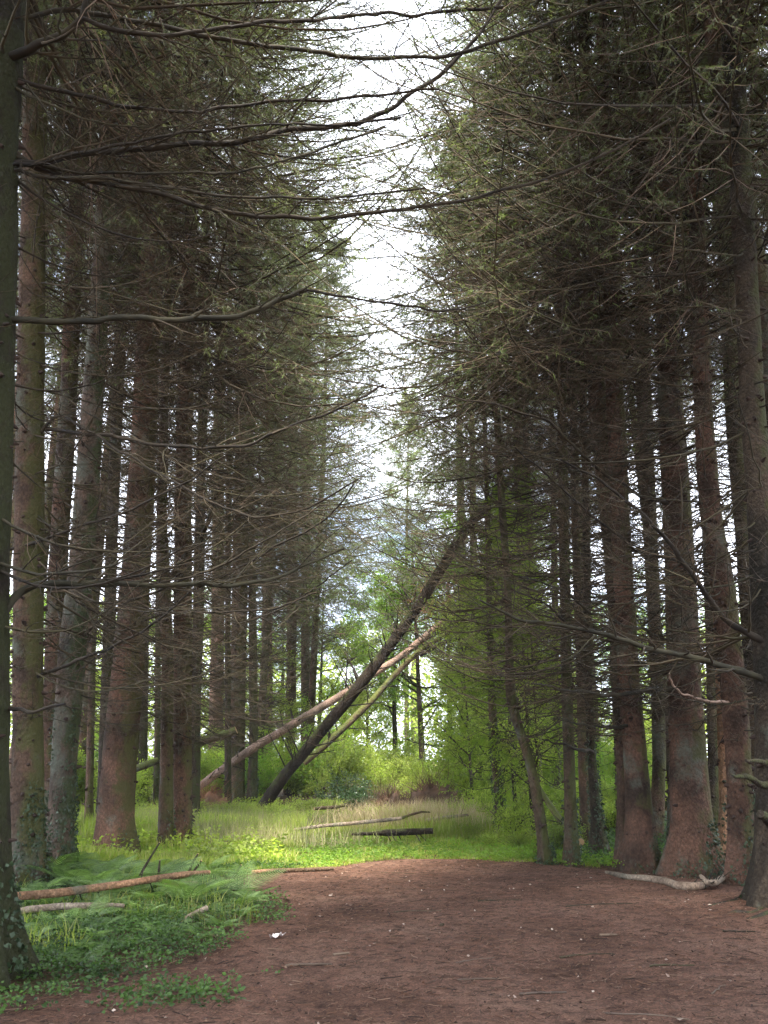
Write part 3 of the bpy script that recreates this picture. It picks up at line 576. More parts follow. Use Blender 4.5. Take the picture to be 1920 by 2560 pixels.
limb('R12', [(1690, 1600), (1640, 1590), (1560, 1560), (1480, 1530), (1400, 1470), (1300, 1440)], 9, 4, 9.6, tw=18)
limb('R12', [(1690, 1260), (1600, 1240), (1480, 1160), (1380, 1060), (1250, 1010), (1100, 985)], 10, 4, 9.4, tw=22)
limb('R13', [(1830, 1754), (1793, 1755), (1750, 1752), (1706, 1737), (1680, 1710), (1672, 1685)], 7, 4, 9.8, tw=2, ln=.3, mi=M_pale, label='pale broken branch curling up')
limb('R10', [(1570, 1815), (1520, 1812), (1480, 1815), (1430, 1805), (1390, 1790)], 9, 3, 10.4, tw=8, ln=.6)
limb('R10', [(1560, 1600), (1500, 1580), (1420, 1560), (1350, 1500), (1290, 1480)], 9, 3, 10.2, tw=14)
limb('R7', [(1490, 1885), (1440, 1870), (1400, 1860), (1358, 1848)], 10, 3, 12.0, tw=3, ln=.4)

# ------------------------------------------------------------------ prototypes for trees further off
def straight(seed, lean=.2):
    def ax(z): z = np.asarray(z, float); return np.stack([lean * np.sin(z * .12 + seed) - lean * math.sin(seed), lean * np.cos(z * .1 + seed) - lean * math.cos(seed)], -1)
    return ax
def proto_spruce(seed, H, r, barkm, z_live, Lmax, dead=(2.5, 11), ivy=False, dens=1., nmat=None):
    t = bpy.data.objects.new('spruce_tree', None); COL.objects.link(t); t.empty_display_size = .3
    ax = straight(seed); rad = lambda z: np.maximum(r * (1 - np.asarray(z) / H) ** .8, .015)
    g = G(); trunk_geo(g, ax, rad, H, S=12, dz=.3, flare=.5, seed=seed, knots=30); link('trunk', g.mesh('trunk', [barkm, M_knot]), t)
    g = G(); dead_set(g, ax, rad, dead[0], dead[1], whorl=.6, per=3, L0=1.6, L1=2.2, tw=7, sub=2); link('dead_branches', g.mesh('dead_branches', [M_twig, M_fine]), t)
    g = G(); live_set(g, ax, rad, H, z_live, Lmax, per=int(5 * dens), tw=int(15 * dens), nb=int(13 * dens), bl=.12, bw=.02); link('crown', g.mesh('crown', [M_twig, nmat or M_needle, M_fine]), t)
    if ivy: g = G(); ivy_geo(g, ax, rad, 5., 1500, .08); link('ivy', g.mesh('ivy', [M_ivy]), t)
    return t
def proto_broad(seed, H, r, crown_z, rx, n_leaf, lm, leaf=.09, name='leafy_tree'):
    t = bpy.data.objects.new(name, None); COL.objects.link(t); t.empty_display_size = .3
    ax = straight(seed, .35); rad = lambda z: np.maximum(r * (1 - np.asarray(z) / H), .02)
    g = G(); trunk_geo(g, ax, rad, H * .9, S=10, dz=.3, flare=.4, seed=seed, knots=0)
    n = 26; z = rng.uniform(crown_z, H * .85, n); az = rng.uniform(0, 6.28, n); L = rx * rng.uniform(.6, 1.1, n) * (1 - .4 * (z - crown_z) / (H - crown_z))
    P = limb_lines(ax, rad, z, az, L, rng.uniform(R(5), R(50), n), rng.uniform(0, .1, n), rng.uniform(0, .2, n), wob=.08)
    Rd = (.012 + .012 * L)[:, None] * (1 - .8 * np.linspace(0, 1, 9)[None]) + .003
    tubes(g, P, Rd, 5, 0)
    T1, R1 = grow(P, Rd, 9, L * .45, K=5, th=(.4, 1.2), flat=.6, bend=.3, wob=.15, rmin=.004); tubes(g, T1, R1, 3, 0)
    link('trunk', g.mesh('trunk', [B_dark, M_knot]), t)
    g = G(); U, Ur = grow(T1, R1, 5, np.full(len(T1), .55), K=4, flat=.8, wob=.2, rmin=.002); tubes(g, U, Ur, 3, 0)
    per = max(2, n_leaf // len(U)); s = rng.uniform(.1, 1, (len(U), per)); O, Tt, _ = sample(U, Ur, s)
    O = O + rng.normal(0, .10, O.shape); D = Tt + rng.normal(0, .9, O.shape) + np.array([0, 0, -.3])
    rn = np.clip(np.repeat(rng.random(len(U)), per) * .6 + rng.random(len(U) * per) * .4, 0, 1)
    leaves(g, O, D, leaf * rng.uniform(.6, 1.3, len(U) * per), leaf * .6, 1, rnd=rn)
    link('crown', g.mesh('crown', [M_twig, lm]), t)
    return t
def put(o, x, y, rz=None, sc_=1., label=None, cat=None, group=None, dz=0):
    o.location = (x, y, float(gz(x, y)) + dz); o.rotation_euler = (0, 0, rng.uniform(0, 6.28) if rz is None else rz); o.scale = (sc_,) * 3
    if label: tag(o, label, cat, group)
    return o

protos = [proto_spruce(1, 30, .21, B_mixed, 12, 3.9), proto_spruce(2, 32, .24, B_red, 13, 4.2), proto_spruce(3, 28, .17, B_moss, 12, 3.6, ivy=True),
          proto_spruce(4, 31, .20, B_dark, 11.5, 4.0)]
protos.append(proto_spruce(5, 31, .2, B_mixed, 7.5, 4.7, dens=1.35)); protos.append(proto_spruce(6, 30, .2, B_moss, 9, 4.0, dens=1.2, nmat=M_needle_b))
used = [0] * 6
def spruce(k, x, y, s=1., label=None, group=None):
    o = protos[k] if used[k] == 0 else copy_tree(protos[k]); used[k] += 1
    BGI.append((o, x, y, label)); return put(o, x, y, None, s, label, 'tree', group)
BGI = []
def px_base(u, Y): return (u - CX) / F * (Y * math.cos(PITCH) - EYE * math.sin(PITCH))
# spruces filling the rows behind the traced ones, left then right
FL = 'spruces deep in the wood beyond the left row'; FR = 'spruces deep in the wood beyond the right row'
for k, (u, Yd, p) in enumerate([(20, 24, 0), (190, 30, 1),
                               (-120, 22, 1), (-60, 32, 0), (650, 44, 3), (-260, 15, 0)]):
    spruce(p, px_base(u, Yd), Yd, rng.uniform(.85, 1.1), 'spruce deep in the wood behind the front row of left trunks', FL)
for k, (u, Yd, p) in enumerate([(1345, 25, 0), (1500, 28, 2), (1690, 27, 3), (1880, 30, 3),
                               (1980, 20, 1), (2150, 16, 3), (1330, 40, 0), (1260, 36, 3), (2120, 11, 0)]):
    spruce(p, px_base(u, Yd), Yd, rng.uniform(.85, 1.1), 'spruce deep in the wood behind the front row of right trunks', FR)
GP = 'spruces closing in on the sky gap'
for u, Yd, p, lb in [(1195, 34, 4, 'dense needled spruce just right of the bright sky gap'), (1330, 23, 5, 'broad pale needled spruce behind the crooked tree'),
                    (640, 37, 5, 'pale needled spruce right behind the stout left spruce'), (770, 40, 4, 'dense needled spruce just left of the bright sky gap'), (1020, 62, 5, 'far pale spruce low in the right side of the bright gap')]:
    spruce(p, px_base(u, Yd), Yd, 1.0, lb, GP)
# mostly unseen trees added around and behind the viewpoint to shade the foreground
for x, y, p in [(-5.2, 2.5, 0), (5.6, 4.0, 1), (-3.2, -2.0, 3), (3.4, -1.5, 2), (-6.5, 7.5, 1), (8.2, 8.0, 3), (-2.8, -6.5, 1), (3.4, -7.5, 0), (-9, 3, 2), (9.5, 1, 0), (-9, 11, 3), (0.3, -3.4, 2), (-1.2, -8.5, 3), (1.9, -5.5, 1), (-5.5, -6, 2), (6, -5, 3), (4.5, -10, 1), (-4.5, -11, 0), (8.5, -3, 2), (-8, -4, 1), (0.5, -12, 0), (7.5, -9, 0), (11, -6, 1), (-10.5, -8, 3), (4.6, 6.6, 2), (6.6, 10.2, 0)]:
    spruce(p, x, y, rng.uniform(.95, 1.1), 'spruce added beside or behind the viewpoint for shade', 'shade spruces added around the viewpoint')

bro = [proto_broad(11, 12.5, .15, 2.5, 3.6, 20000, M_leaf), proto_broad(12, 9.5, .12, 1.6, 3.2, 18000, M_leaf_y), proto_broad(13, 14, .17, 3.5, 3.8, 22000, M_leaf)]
ub = [0] * 3
def broad(k, x, y, s=1., label='', group=None):
    o = bro[k] if ub[k] == 0 else copy_tree(bro[k]); ub[k] += 1; BGI.append((o, x, y, label))
    return put(o, x, y, None, s, label, 'tree', group)
BG = 'leafy trees beyond the clearing'
for u, Yd, k, s in [(300, 40, 1, 1), (420, 46, 0, 1), (560, 44, 1, 1.05), (640, 38, 1, .8), (700, 50, 2, .95), (790, 45, 0, .95), (850, 40, 1, .85), (920, 46, 1, .9), (990, 42, 0, 1.0), (1060, 38, 0, 1.05), (1130, 44, 2, 1.05),
                    (1200, 40, 1, 1.05), (1270, 34, 0, 1.0), (1360, 38, 1, 1), (1450, 42, 1, 1), (1560, 44, 0, 1), (1680, 42, 1, 1), (1800, 42, 1, 1), (1900, 46, 0, 1), (150, 44, 1, 1), (30, 42, 0, 1), (-100, 44, 1, 1), (2050, 44, 1, 1)]:
    broad(k, px_base(u, Yd), Yd, s, 'sunlit leafy tree beyond the clearing at the back', BG)

# feathery green larch saplings right of the fallen trunks
def proto_larch(seed, H, r, Lmax):
    t = bpy.data.objects.new('larch_sapling', None); COL.objects.link(t)
    ax = straight(seed, .15); rad = lambda z: np.maximum(r * (1 - np.asarray(z) / H), .006)
    g = G(); trunk_geo(g, ax, rad, H, S=8, dz=.3, flare=.2, seed=seed, knots=0); link('trunk', g.mesh('trunk', [B_moss, M_knot]), t)
    g = G(); live_set(g, ax, rad, H, 1.6, Lmax, whorl=.2, per=4, tw=15, nb=12, bl=.075, bw=.018, droop=.7, mi_n=1, fine=2, skirt=.1); link('crown', g.mesh('crown', [M_twig, M_larch, M_larch]), t)
    return t
la = proto_larch(21, 9.5, .06, 1.9)
for i, (u, Yd, s, lb) in enumerate([(1262, 28, 1.0, 'feathery bright green sapling beside the slim ivy covered tree'), (1335, 18, .85, 'feathery green sapling right behind the crooked mossy tree'), (1195, 31, .95, 'feathery green sapling near the upper end of the fallen trunks'), (1300, 26, 1.0, 'feathery sapling between the slim tree and the crooked tree')]):
    o = la if i == 0 else copy_tree(la); put(o, px_base(u, Yd), Yd, None, s, lb, 'sapling', 'feathery green saplings right of the fallen trunks')

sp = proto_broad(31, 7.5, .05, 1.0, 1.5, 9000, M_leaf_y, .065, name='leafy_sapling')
for i, (u, Yd, s_, lb) in enumerate([(1292, 20, 1.0, 'slender leafy sapling with bright leaves left of the crooked tree'), (1185, 24, .95, 'slender leafy sapling standing left of the slim ivy covered tree'), (1352, 17.8, .75, 'small leafy sapling with bright leaves right of the crooked tree')]):
    o = sp if i == 0 else copy_tree(sp); put(o, px_base(u, Yd), Yd, None, s_, lb, 'sapling', 'leafy saplings right of the fallen trunks')

# ------------------------------------------------------------------ bushes
def proto_bush(h, rx, n, lm, leaf, stems=24, name='bush', up=.7):
    t = bpy.data.objects.new(name, None); COL.objects.link(t)
    az = rng.uniform(0, 6.28, stems); L = h * rng.uniform(.7, 1.15, stems)
    ax = lambda z: np.zeros((len(np.atleast_1d(z)), 2)); rad = lambda z: np.full(len(np.atleast_1d(z)), .03)
    P = limb_lines(ax, rad, np.zeros(stems), az, L, rng.uniform(R(25), R(85), stems), rng.uniform(-.3, -.1, stems), rng.uniform(-.4, 0, stems), wob=.08)
    P[..., :2] *= rx / h * 1.0
    Rd = np.full((stems, 9), .008) * (1 - .7 * np.linspace(0, 1, 9)[None])
    g = G(); tubes(g, P, Rd, 4, 0); T1, R1 = grow(P, Rd, 10, L * .45, K=5, flat=.6, wob=.15, rmin=.002); tubes(g, T1, R1, 3, 0)
    link('stems', g.mesh('stems', [M_twig]), t)
    g = G(); per = max(2, n // len(T1)); s = rng.uniform(.05, 1, (len(T1), per)); O, Tt, _ = sample(T1, R1, s); O = O + rng.normal(0, .05, O.shape); O[..., 2] = np.maximum(O[..., 2], .03)
    rn = np.clip(np.repeat(rng.random(len(T1)), per) * .6 + rng.random(len(T1) * per) * .4, 0, 1)
    leaves(g, O, Tt + rng.normal(0, .8, O.shape), leaf * rng.uniform(.6, 1.3, O.shape[0] * per), leaf * .65, 0, rnd=rn)
    link('foliage', g.mesh('foliage', [lm]), t)
    return t
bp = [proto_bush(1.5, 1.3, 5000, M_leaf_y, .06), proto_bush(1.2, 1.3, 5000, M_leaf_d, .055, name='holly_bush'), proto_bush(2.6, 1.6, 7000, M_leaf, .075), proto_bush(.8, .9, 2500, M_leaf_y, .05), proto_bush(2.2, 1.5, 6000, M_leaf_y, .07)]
un = [0] * 5
def bush(k, u, Yd, s=1., label='', group=None):
    o = bp[k] if un[k] == 0 else copy_tree(bp[k]); un[k] += 1; BGI.append((o, px_base(u, Yd), Yd, label))
    return put(o, px_base(u, Yd), Yd, None, s, label, 'bush', group)
bush(1, 868, 25.5, 1.0, 'dark glossy holly bush right of the dark leaning trunk')
for u, Yd, s in [(700, 22.5, .5), (770, 23.5, .6), (560, 24, .42), (480, 23, .5), (820, 24.5, .5), (1290, 17.5, .65), (1340, 20, .9), (1215, 23, .7), (1530, 19, .6), (1555, 22, .9), (1480, 24, .8), (1405, 15.5, .45), (1440, 21, .8),
                 (480, 19, .3), (520, 21, .35), (610, 20, .25), (720, 20.5, .35), (790, 21.5, .4), (690, 18, .22), (860, 22.5, .35), (930, 23, .4), (1010, 21.5, .3), (1120, 20, .38), (1180, 18, .3), (1150, 22.5, .45), (1290, 15.8, .3), (1225, 16.5, .25), (400, 17, .3)]:
    bush(0 if s > .65 else 3, u, Yd, s if s > .65 else s * 1.5, 'low yellow green bush at the edge of the grassy clearing', 'yellow green bushes around the clearing')
ks = [4, 4, 0, 2, 4]
for n_ in range(64):
    u = -150 + (n_ % 32) * 72 + rng.uniform(-25, 25); Yd = (27 if n_ < 32 else 34) + rng.uniform(-3, 4)
    if 430 < u < 1180 and Yd < 33: Yd += 8
    bush(ks[n_ % 5], u, Yd, rng.uniform(.8, 1.25), 'leafy bush in the undergrowth at the back of the wood', 'undergrowth bushes at the back')

# far wood that closes the view between the trunks
g = G(); n = 170000
x = rng.uniform(-75, 75, n); y = rng.uniform(54, 78, n); hh = 10.0 + 4.0 * noise3(np.stack([x * .12, y * .12, x * 0], -1), 5) + 1.5 * noise3(np.stack([x * .5, y * .5, x * 0], -1), 6)
z = rng.random(n) ** .8 * hh
keep = noise3(np.stack([x * .45, y * .45, z * .45], -1), 8) > -.25 + .55 * z / hh
C = np.stack([x, y, z], -1)[keep]; cl = noise3(C * .6, 9) * .5 + .5
leaves(g, C, rng.normal(0, 1, C.shape), rng.uniform(.2, .42, len(C)), rng.uniform(.14, .3, len(C)), 0, rnd=np.clip(cl * .7 + rng.random(len(C)) * .3, 0, 1))
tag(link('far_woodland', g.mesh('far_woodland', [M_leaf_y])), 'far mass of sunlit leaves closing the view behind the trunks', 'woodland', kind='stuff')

# each background plant is told apart by the trunks it shows between and by its distance
AN = [(-1e9, 0), (0, 'left edge'), (70, 'brown mossy spruce'), (170, 'grey ivied spruce'), (303, 'thick red spruce'), (435, 'spruce pair'), (591, 'stout spruce'), (760, 'bright gap'), (1000, 'slim ivied tree'), (1305, 'crooked tree'),
      (1420, 'mossy green spruce'), (1590, 'joined red spruces'), (1717, 'thickest trunk'), (1845, 'knotted spruce'), (1920, 'right edge')]
SHORT = {'spruce deep': 'deep spruce', 'leafy bush': 'back bush', 'sunlit leafy': 'leafy tree', 'low yellow': 'yellow green bush'}
bins = {}
for o, x, y, lb in BGI:
    u = CX + F * x / (y * math.cos(PITCH)); w2 = ' '.join(lb.split()[:2])
    if w2 not in SHORT or u < 0 or u > 1920: continue
    k = max(i for i, a in enumerate(AN) if a[0] <= u); bins.setdefault((w2, k), []).append((y, o))
ORD = ['nearest', 'second nearest', 'third nearest', 'fourth nearest', 'fifth nearest', 'sixth nearest', 'seventh nearest', 'eighth nearest', 'ninth nearest', 'tenth nearest', 'eleventh nearest', 'twelfth nearest']
for (w2, k), L_ in bins.items():
    L_.sort(key=lambda t_: t_[0])
    for n_, (y, o) in enumerate(L_):
        a, b = AN[k][1], (AN[k + 1][1] if k + 1 < len(AN) else 'right edge')
        pre = (ORD[min(n_, 11)] + ' ') if len(L_) > 1 else ''
        o['label'] = f"{pre}{SHORT[w2]} seen between the {a} and the {b}"
# ------------------------------------------------------------------ fallen and leaning trunks
def log(name, pts, w, dist, m, label, cat='log', S=14, stubs=10, stub_l=.25, group=None, capm=None, sag=0., lift=0., twigs=0, stub_down=False, n=24, wob=.02):
    """pts in pixels, w widths in pixels, dist: distance Y at each point (None: lies on the ground)"""
    P = np.array(pts, float); d = np.concatenate([[0], np.cumsum(np.linalg.norm(np.diff(P, axis=0), axis=1))]); q = d / d[-1]
    s = np.linspace(0, 1, n); U = np.interp(s, q, P[:, 0]); Vv = np.interp(s, q, P[:, 1]); Wp = np.interp(s, q if len(w) == len(P) else np.linspace(0, 1, len(w)), w)
    if dist is None: W = np.array([onG(u, v, lift) for u, v in zip(U, Vv)])
    else: Yd = np.interp(s, np.linspace(0, 1, len(dist)), dist); W = np.array([atY(u, v, y) for u, v, y in zip(U, Vv, Yd)])
    r = np.array([a * depth(p) / F / 2 * (.74 if name == 'leaning_trunk' else 1) for a, p in zip(Wp, W)])
    if dist is None: W[:, 2] += hz(W[:, 0], W[:, 1]) + r * .75
    W += np.stack([noise3(W * 1.5 + k, 40 + k) for k in (0, 1, 2)], -1) * wob
    r = r * (1 + .08 * noise3(W * 5, 3))
    base = W[0].copy(); g = G(); tubes(g, W, r, S, 0, rnd=.5, cap=1); far = W[0, 1] > 20
    if stubs:
        ss = rng.uniform(.05, .95, (1, stubs)); O, T_, rr = sample(W[None], r[None], ss); O, T_, rr = O[0], T_[0], rr[0]
        D = rng.normal(0, 1, (stubs, 3)); D -= T_ * np.sum(D * T_, 1, keepdims=True); D = nrm(D) + T_ * .5
        if far: D = nrm(D + np.array([-.3, 0, .35]))
        if stub_down: D[:, 2] = -np.abs(D[:, 2])
        qq = np.linspace(0, 1, 4)[None, :, None]; L = rng.uniform(.3, 1.3, stubs) * stub_l
        Q = O[:, None] + D[:, None] * (rr * .8)[:, None, None] + D[:, None] * L[:, None, None] * qq
        tubes(g, Q, np.minimum(rr * .2, .024 if far else .016)[:, None] * np.array([[1, .8, .6, .3]]), 5, 2)
        if twigs:
            T1, R1 = grow(Q, np.full(Q.shape[:2], .012), twigs, L * .6, K=4, flat=.5, rmin=.004); tubes(g, T1, R1, 3, 2)
    o = link(name, g.mesh(name, [m, capm or M_wood, M_branch], origin=base), None, base); tag(o, label, cat, group)
    return o
log('leaning_trunk', [(652, 2022), (700, 1950), (780, 1858), (860, 1760), (955, 1640), (1060, 1490), (1160, 1330), (1240, 1235), (1310, 1165), (1370, 1080)], [42, 40, 38, 40, 38, 36, 34, 30, 26, 20], [25.2, 25.2, 25.4, 25.6], B_shadel, 'dark fallen trunk leaning steeply from lower left to upper right', 'fallen trunk', stubs=60, stub_l=1.1, twigs=5, wob=.03)
log('leaning_trunk', [(470, 1990), (545, 1930), (641, 1866), (740, 1805), (840, 1748), (925, 1690), (1003, 1643), (1105, 1556), (1165, 1515)], [24, 26, 27, 27, 26, 24, 22, 20, 16], [27.5, 28.5, 29.5], B_log, 'pinkish sunlit fallen trunk crossing behind the dark leaning one', 'fallen trunk', stubs=44, stub_l=.45, twigs=3)
log('leaning_trunk', [(760, 1908), (820, 1855), (882, 1798), (930, 1752), (973, 1701), (1020, 1655), (1063, 1617), (1130, 1575)], [20, 22, 24, 22, 20, 20, 19, 14], [26.5, 27.5], B_mossl, 'thinner mossy fallen trunk slanting just under the dark one', 'fallen trunk', stubs=26, stub_l=.6, twigs=4)
log('fallen_log', [(455, 1872), (480, 1860), (520, 1848), (561, 1838), (590, 1825)], [22, 23, 22, 20, 18], [24.5, 24.5], B_mossl, 'yellow mossy log propped up between the left trunks', stubs=5, stub_l=.4)
log('fallen_log', [(330, 1925), (365, 1912), (395, 1900)], [18, 18, 16], [24, 24.3], B_mossl, 'short pale mossy log end behind the thick red trunk', stubs=2)
log('dead_bough', [(1050, 1640), (1110, 1605), (1160, 1595), (1215, 1610)], [9, 9, 7, 4], [27, 26.5], B_shadel, 'dark dead bough hanging under the fallen trunk tops', 'bough', stubs=40, stub_l=1.0, twigs=7)
log('ground_log', [(20, 2243), (90, 2238), (150, 2232), (250, 2218), (330, 2206), (400, 2196), (470, 2187), (523, 2184)], [21, 20, 20, 18, 17, 17, 14, 11], [9.2, 10.0, 10.7], B_tan, 'long tan barked log lying in the ferns with an orange cut end', stubs=7, stub_l=.15)
log('ground_log', [(28, 2284), (70, 2275), (150, 2267), (255, 2264), (310, 2266)], [16, 16, 17, 14, 10], [8.8, 9.1], B_white, 'short pale log below the long tan one in the ferns', stubs=2, stub_l=.1)
log('ground_log', [(452, 2302), (480, 2288), (516, 2270)], [14, 15, 14], [8.9, 9.2], B_white, 'stubby peeled white log end poking out of the ferns', stubs=0, n=10)
log('ground_log', [(410, 2216), (450, 2214), (490, 2209)], [12, 13, 10], [10.6, 10.8], B_log, 'small pink log piece under the far end of the tan log', stubs=0, n=10)
log('ground_pole', [(628, 2195), (700, 2192), (760, 2190), (834, 2184)], [10, 11, 10, 9], None, B_tan, 'straight thin brown pole lying at the grass edge of the path', stubs=14, stub_l=.1, stub_down=True)
log('ground_pole', [(735, 2074), (800, 2066), (880, 2060), (940, 2052), (1003, 2046)], [8, 9, 9, 9, 8], [17.5, 18.3], B_white, 'long pale pole lying across the grass of the clearing', stubs=6, stub_l=.2)
log('ground_pole', [(1003, 2046), (1030, 2036), (1055, 2029), (1076, 2031)], [7, 6, 5, 3], [18.3, 18.5], B_mixed, 'curved dark stick rising off the end of the long pale pole', stubs=2, n=12)
log('ground_pole', [(1052, 2053), (1100, 2046), (1172, 2036)], [9, 9, 6], [18.8, 19.4], B_white, 'short pale pole behind the dark stump log', stubs=3, stub_l=.2)
log('ground_log', [(880, 2085), (930, 2084), (970, 2083), (1030, 2080), (1082, 2078)], [7, 10, 17, 17, 14], [16.9, 16.9], B_shadel, 'dark mossy log with a round cut end and spiky snags in the grass', stubs=9, stub_l=.4, stub_down=True)
log('ground_pole', [(785, 2022), (830, 2020), (862, 2014)], [8, 8, 6], [20.5, 20.8], B_mixed, 'short brown broken pole in the straw below the holly bush', stubs=6, stub_l=.3)
log('leaning_trunk', [(1338, 1955), (1370, 2005), (1405, 2055), (1450, 2105)], [14, 20, 24, 24], [18.2, 16.5, 15.0], B_mossl, 'green brown sapling trunk fallen against the mossy green spruce', 'fallen trunk', stubs=6, stub_l=.3)
log('ground_log', [(1516, 2195), (1545, 2203), (1575, 2210), (1620, 2215), (1668, 2222), (1700, 2233), (1735, 2236), (1765, 2228)], [9, 13, 14, 16, 18, 20, 22, 18], None, B_white, 'pale bleached branch log lying at the foot of the thickest trunk', stubs=5, stub_l=.12, wob=.01)
log('ground_log', [(1755, 2205), (1765, 2222), (1790, 2224), (1815, 2206), (1822, 2192)], [10, 14, 16, 13, 9], None, B_white, 'gnarled splintered root end at the right of the bleached log', stubs=26, stub_l=.16, n=16, lift=.04)
# standing snags among the ferns
SN = 'thin dead snags standing in the ferns'
for pts, Yd, lb in [([(345, 2196), (362, 2165), (380, 2135), (398, 2105)], 11.2, 'dark dead snag leaning right, the tallest in the ferns'), ([(399, 2192), (399, 2170), (400, 2150)], 11.3, 'short upright snag in the ferns'),
                    ([(465, 2200), (475, 2175), (485, 2150), (495, 2134)], 11.6, 'forked snag behind the far end of the tan log'), ([(478, 2192), (490, 2172), (504, 2152)], 11.5, 'thinner snag crossing the forked one'), ([(576, 2206), (590, 2185), (603, 2164)], 11.0, 'slanting snag close to the path edge')]:
    log('dead_snag', pts, [7, 6, 4], [Yd, Yd], B_dark, lb, 'snag', stubs=2, stub_l=.1, n=8, group=SN)

# heaps of brushwood and upturned root plates
def mound(u, v, rw, rh, Yd, m, label, cat, name, twm, ntw, L=.6, rr=.004):
    c = atY(u, v, Yd); c[2] = float(gz(c[0], Yd)); g = G(); n, k = 28, 12
    a = np.linspace(0, 2 * np.pi, n, endpoint=False)[None]; b = np.linspace(0, np.pi / 2, k)[:, None]
    X = np.cos(b) * np.cos(a) * rw; Yy = np.cos(b) * np.sin(a) * rw * .6; Z = np.sin(b) * rh + 0 * a
    P = np.stack([X, Yy, Z - .05], -1); P *= (1 + .45 * noise3(P * 3.5, 7) + .3 * noise3(P * 9, 8))[..., None]
    i, j = np.meshgrid(np.arange(k - 1), np.arange(n), indexing='ij'); j1 = (j + 1) % n
    g.add(P.reshape(-1, 3), np.stack([i * n + j, i * n + j1, i * n + n + j1, i * n + n + j], -1).reshape(-1, 4))
    o = link(name, g.mesh(name, [m]), None, c); tag(o, label, cat)
    pi = P.reshape(-1, 3)[rng.integers(0, n * k, ntw)]; D = nrm(pi + np.array([0, 0, .2])) + rng.normal(0, .7, pi.shape); q = np.linspace(0, 1, 5)[None, :, None]
    Q = pi[:, None] * .9 + D[:, None] * (rng.uniform(.3, 1, ntw) * L)[:, None, None] * q; Q = Q + np.cumsum(rng.normal(0, .03, Q.shape), axis=1)
    g = G(); tubes(g, Q, np.full(Q.shape[:2], rr) * (1.2 - np.linspace(0, 1, 5))[None], 3, 0); link('roots' if name == 'root_plate' else 'twigs', g.mesh('twigs', [twm]), o)
mound(962, 1990, .55, .72, 24.5, M_soil, 'brown upturned root plate left of the gap in the brambles', 'root plate', 'root_plate', M_soil, 420, .4, .009)
mound(1078, 1990, .75, .85, 25.5, M_soil, 'dark upturned root plate with a hollow under it, the right one', 'root plate', 'root_plate', M_soil, 500, .45, .009)
mound(500, 2010, .9, .65, 25.5, M_rust, 'heap of rusty dead brushwood behind the pair of left spruces', 'brushwood', 'brush_heap', M_rust, 900, .5)
mound(1130, 1600, .2, .2, 28, M_rust, 'small rusty tangle on the ground under the fallen tops', 'brushwood', 'brush_heap', M_rust, 200, .5)
# rusty dead top of the pinkish fallen trunk
c = atY(1130, 1510, 29.6); g = G(); n = 260
O = c + rng.normal(0, 1, (n, 3)) * np.array([.75, .5, .6]); q = np.linspace(0, 1, 5)[None, :, None]; D = nrm(rng.normal(0, 1, (n, 3)) + np.array([.4, 0, -.5]))
Q = O[:, None] + D[:, None] * rng.uniform(.3, .9, n)[:, None, None] * q; tubes(g, Q, np.full(Q.shape[:2], .004), 3, 0); needle_tufts(g, Q, 16, .06, .008, 0)
top = [o for o in bpy.data.objects if o.name.startswith('leaning_trunk') and 'pinkish' in o.get('label', '')][0]
link('dead_top', g.mesh('dead_top', [M_rust], origin=np.array(top.location)), top)

# ------------------------------------------------------------------ ferns
def proto_fern(nf, L, seed):
    g = G(); r0 = np.random.default_rng(seed)
    for k in range(nf):
        az = k / nf * 2 * np.pi + r0.uniform(-.4, .4); l = L * r0.uniform(.7, 1.15); n = 26; s = np.linspace(.0, 1, n)
        el = r0.uniform(.7, 1.15); arch = r0.uniform(.9, 1.4)
        hr = l * (np.sin(el * 0) + s * math.cos(el) + .35 * s ** 2 * math.sin(el)); vz = l * (s * math.sin(el) - arch * .5 * s ** 2 * math.sin(el))
        P = np.stack([hr * math.cos(az), hr * math.sin(az), vz + .03], -1)
        tubes(g, P[None, ::3], np.full((1, len(P[::3])), .004), 3, 0, rnd=.2)
        T_ = nrm(np.gradient(P, axis=0)); sd = nrm(np.cross(T_, [0, 0, 1.])); frn = r0.random()
        for sg in (-1, 1):
            i = np.arange(3, n); w = l * .30 * np.sin(np.clip((s[i] - .12) / .88, 0, 1) ** .55 * np.pi) ** .8 + .012
            D = nrm(sd[i] * sg + T_[i] * .45 + np.array([0, 0, -.15])); m = 7; t = (np.arange(m) + .6) / m
            B = P[i][:, None] + D[:, None] * (w[:, None] * t)[..., None]                      # pinnule bases
            sp_ = l / n * .55; tip = P[i] + D * w[:, None] + T_[i] * (w * .25)[:, None] - np.array([0, 0, 1.]) * (w * .12)[:, None]
            mid_ = P[i] + D * (w * .45)[:, None]; t0 = T_[i] * sp_ * .5
            V = np.stack([P[i] - t0 * .8, mid_ - t0 * .85, tip, mid_ + t0 * 1.1, P[i] + t0 * .8], 1); b = np.arange(len(i))[:, None] * 5
            cr = np.repeat(np.clip(frn * .6 + r0.random(len(i)) * .4, 0, 1), 5)
            g.add(V.reshape(-1, 3), np.concatenate([b + np.array([[0, 1, 4]]), b + np.array([[1, 3, 4]]), b + np.array([[1, 2, 3]])]), 0, cr)
    return g.mesh('fern', [M_fern], smooth=False)
fm = [proto_fern(7, .62, 1), proto_fern(8, .5, 2), proto_fern(6, .75, 3), proto_fern(9, .42, 4), proto_fern(7, .55, 5)]
FG = 'green ferns covering the left bank'
n_f = 0
def fern(x, y, s, lb='green arching fern among the ferns of the left bank'):
    global n_f
    o = link('fern', fm[n_f % 5], None, (x, y, float(hz(x, y)))); n_f += 1
    o.rotation_euler = (rng.normal(0, .12), rng.normal(0, .12), rng.uniform(0, 6.28)); o.scale = (s,) * 3; tag(o, lb, 'fern', FG)
pos = []
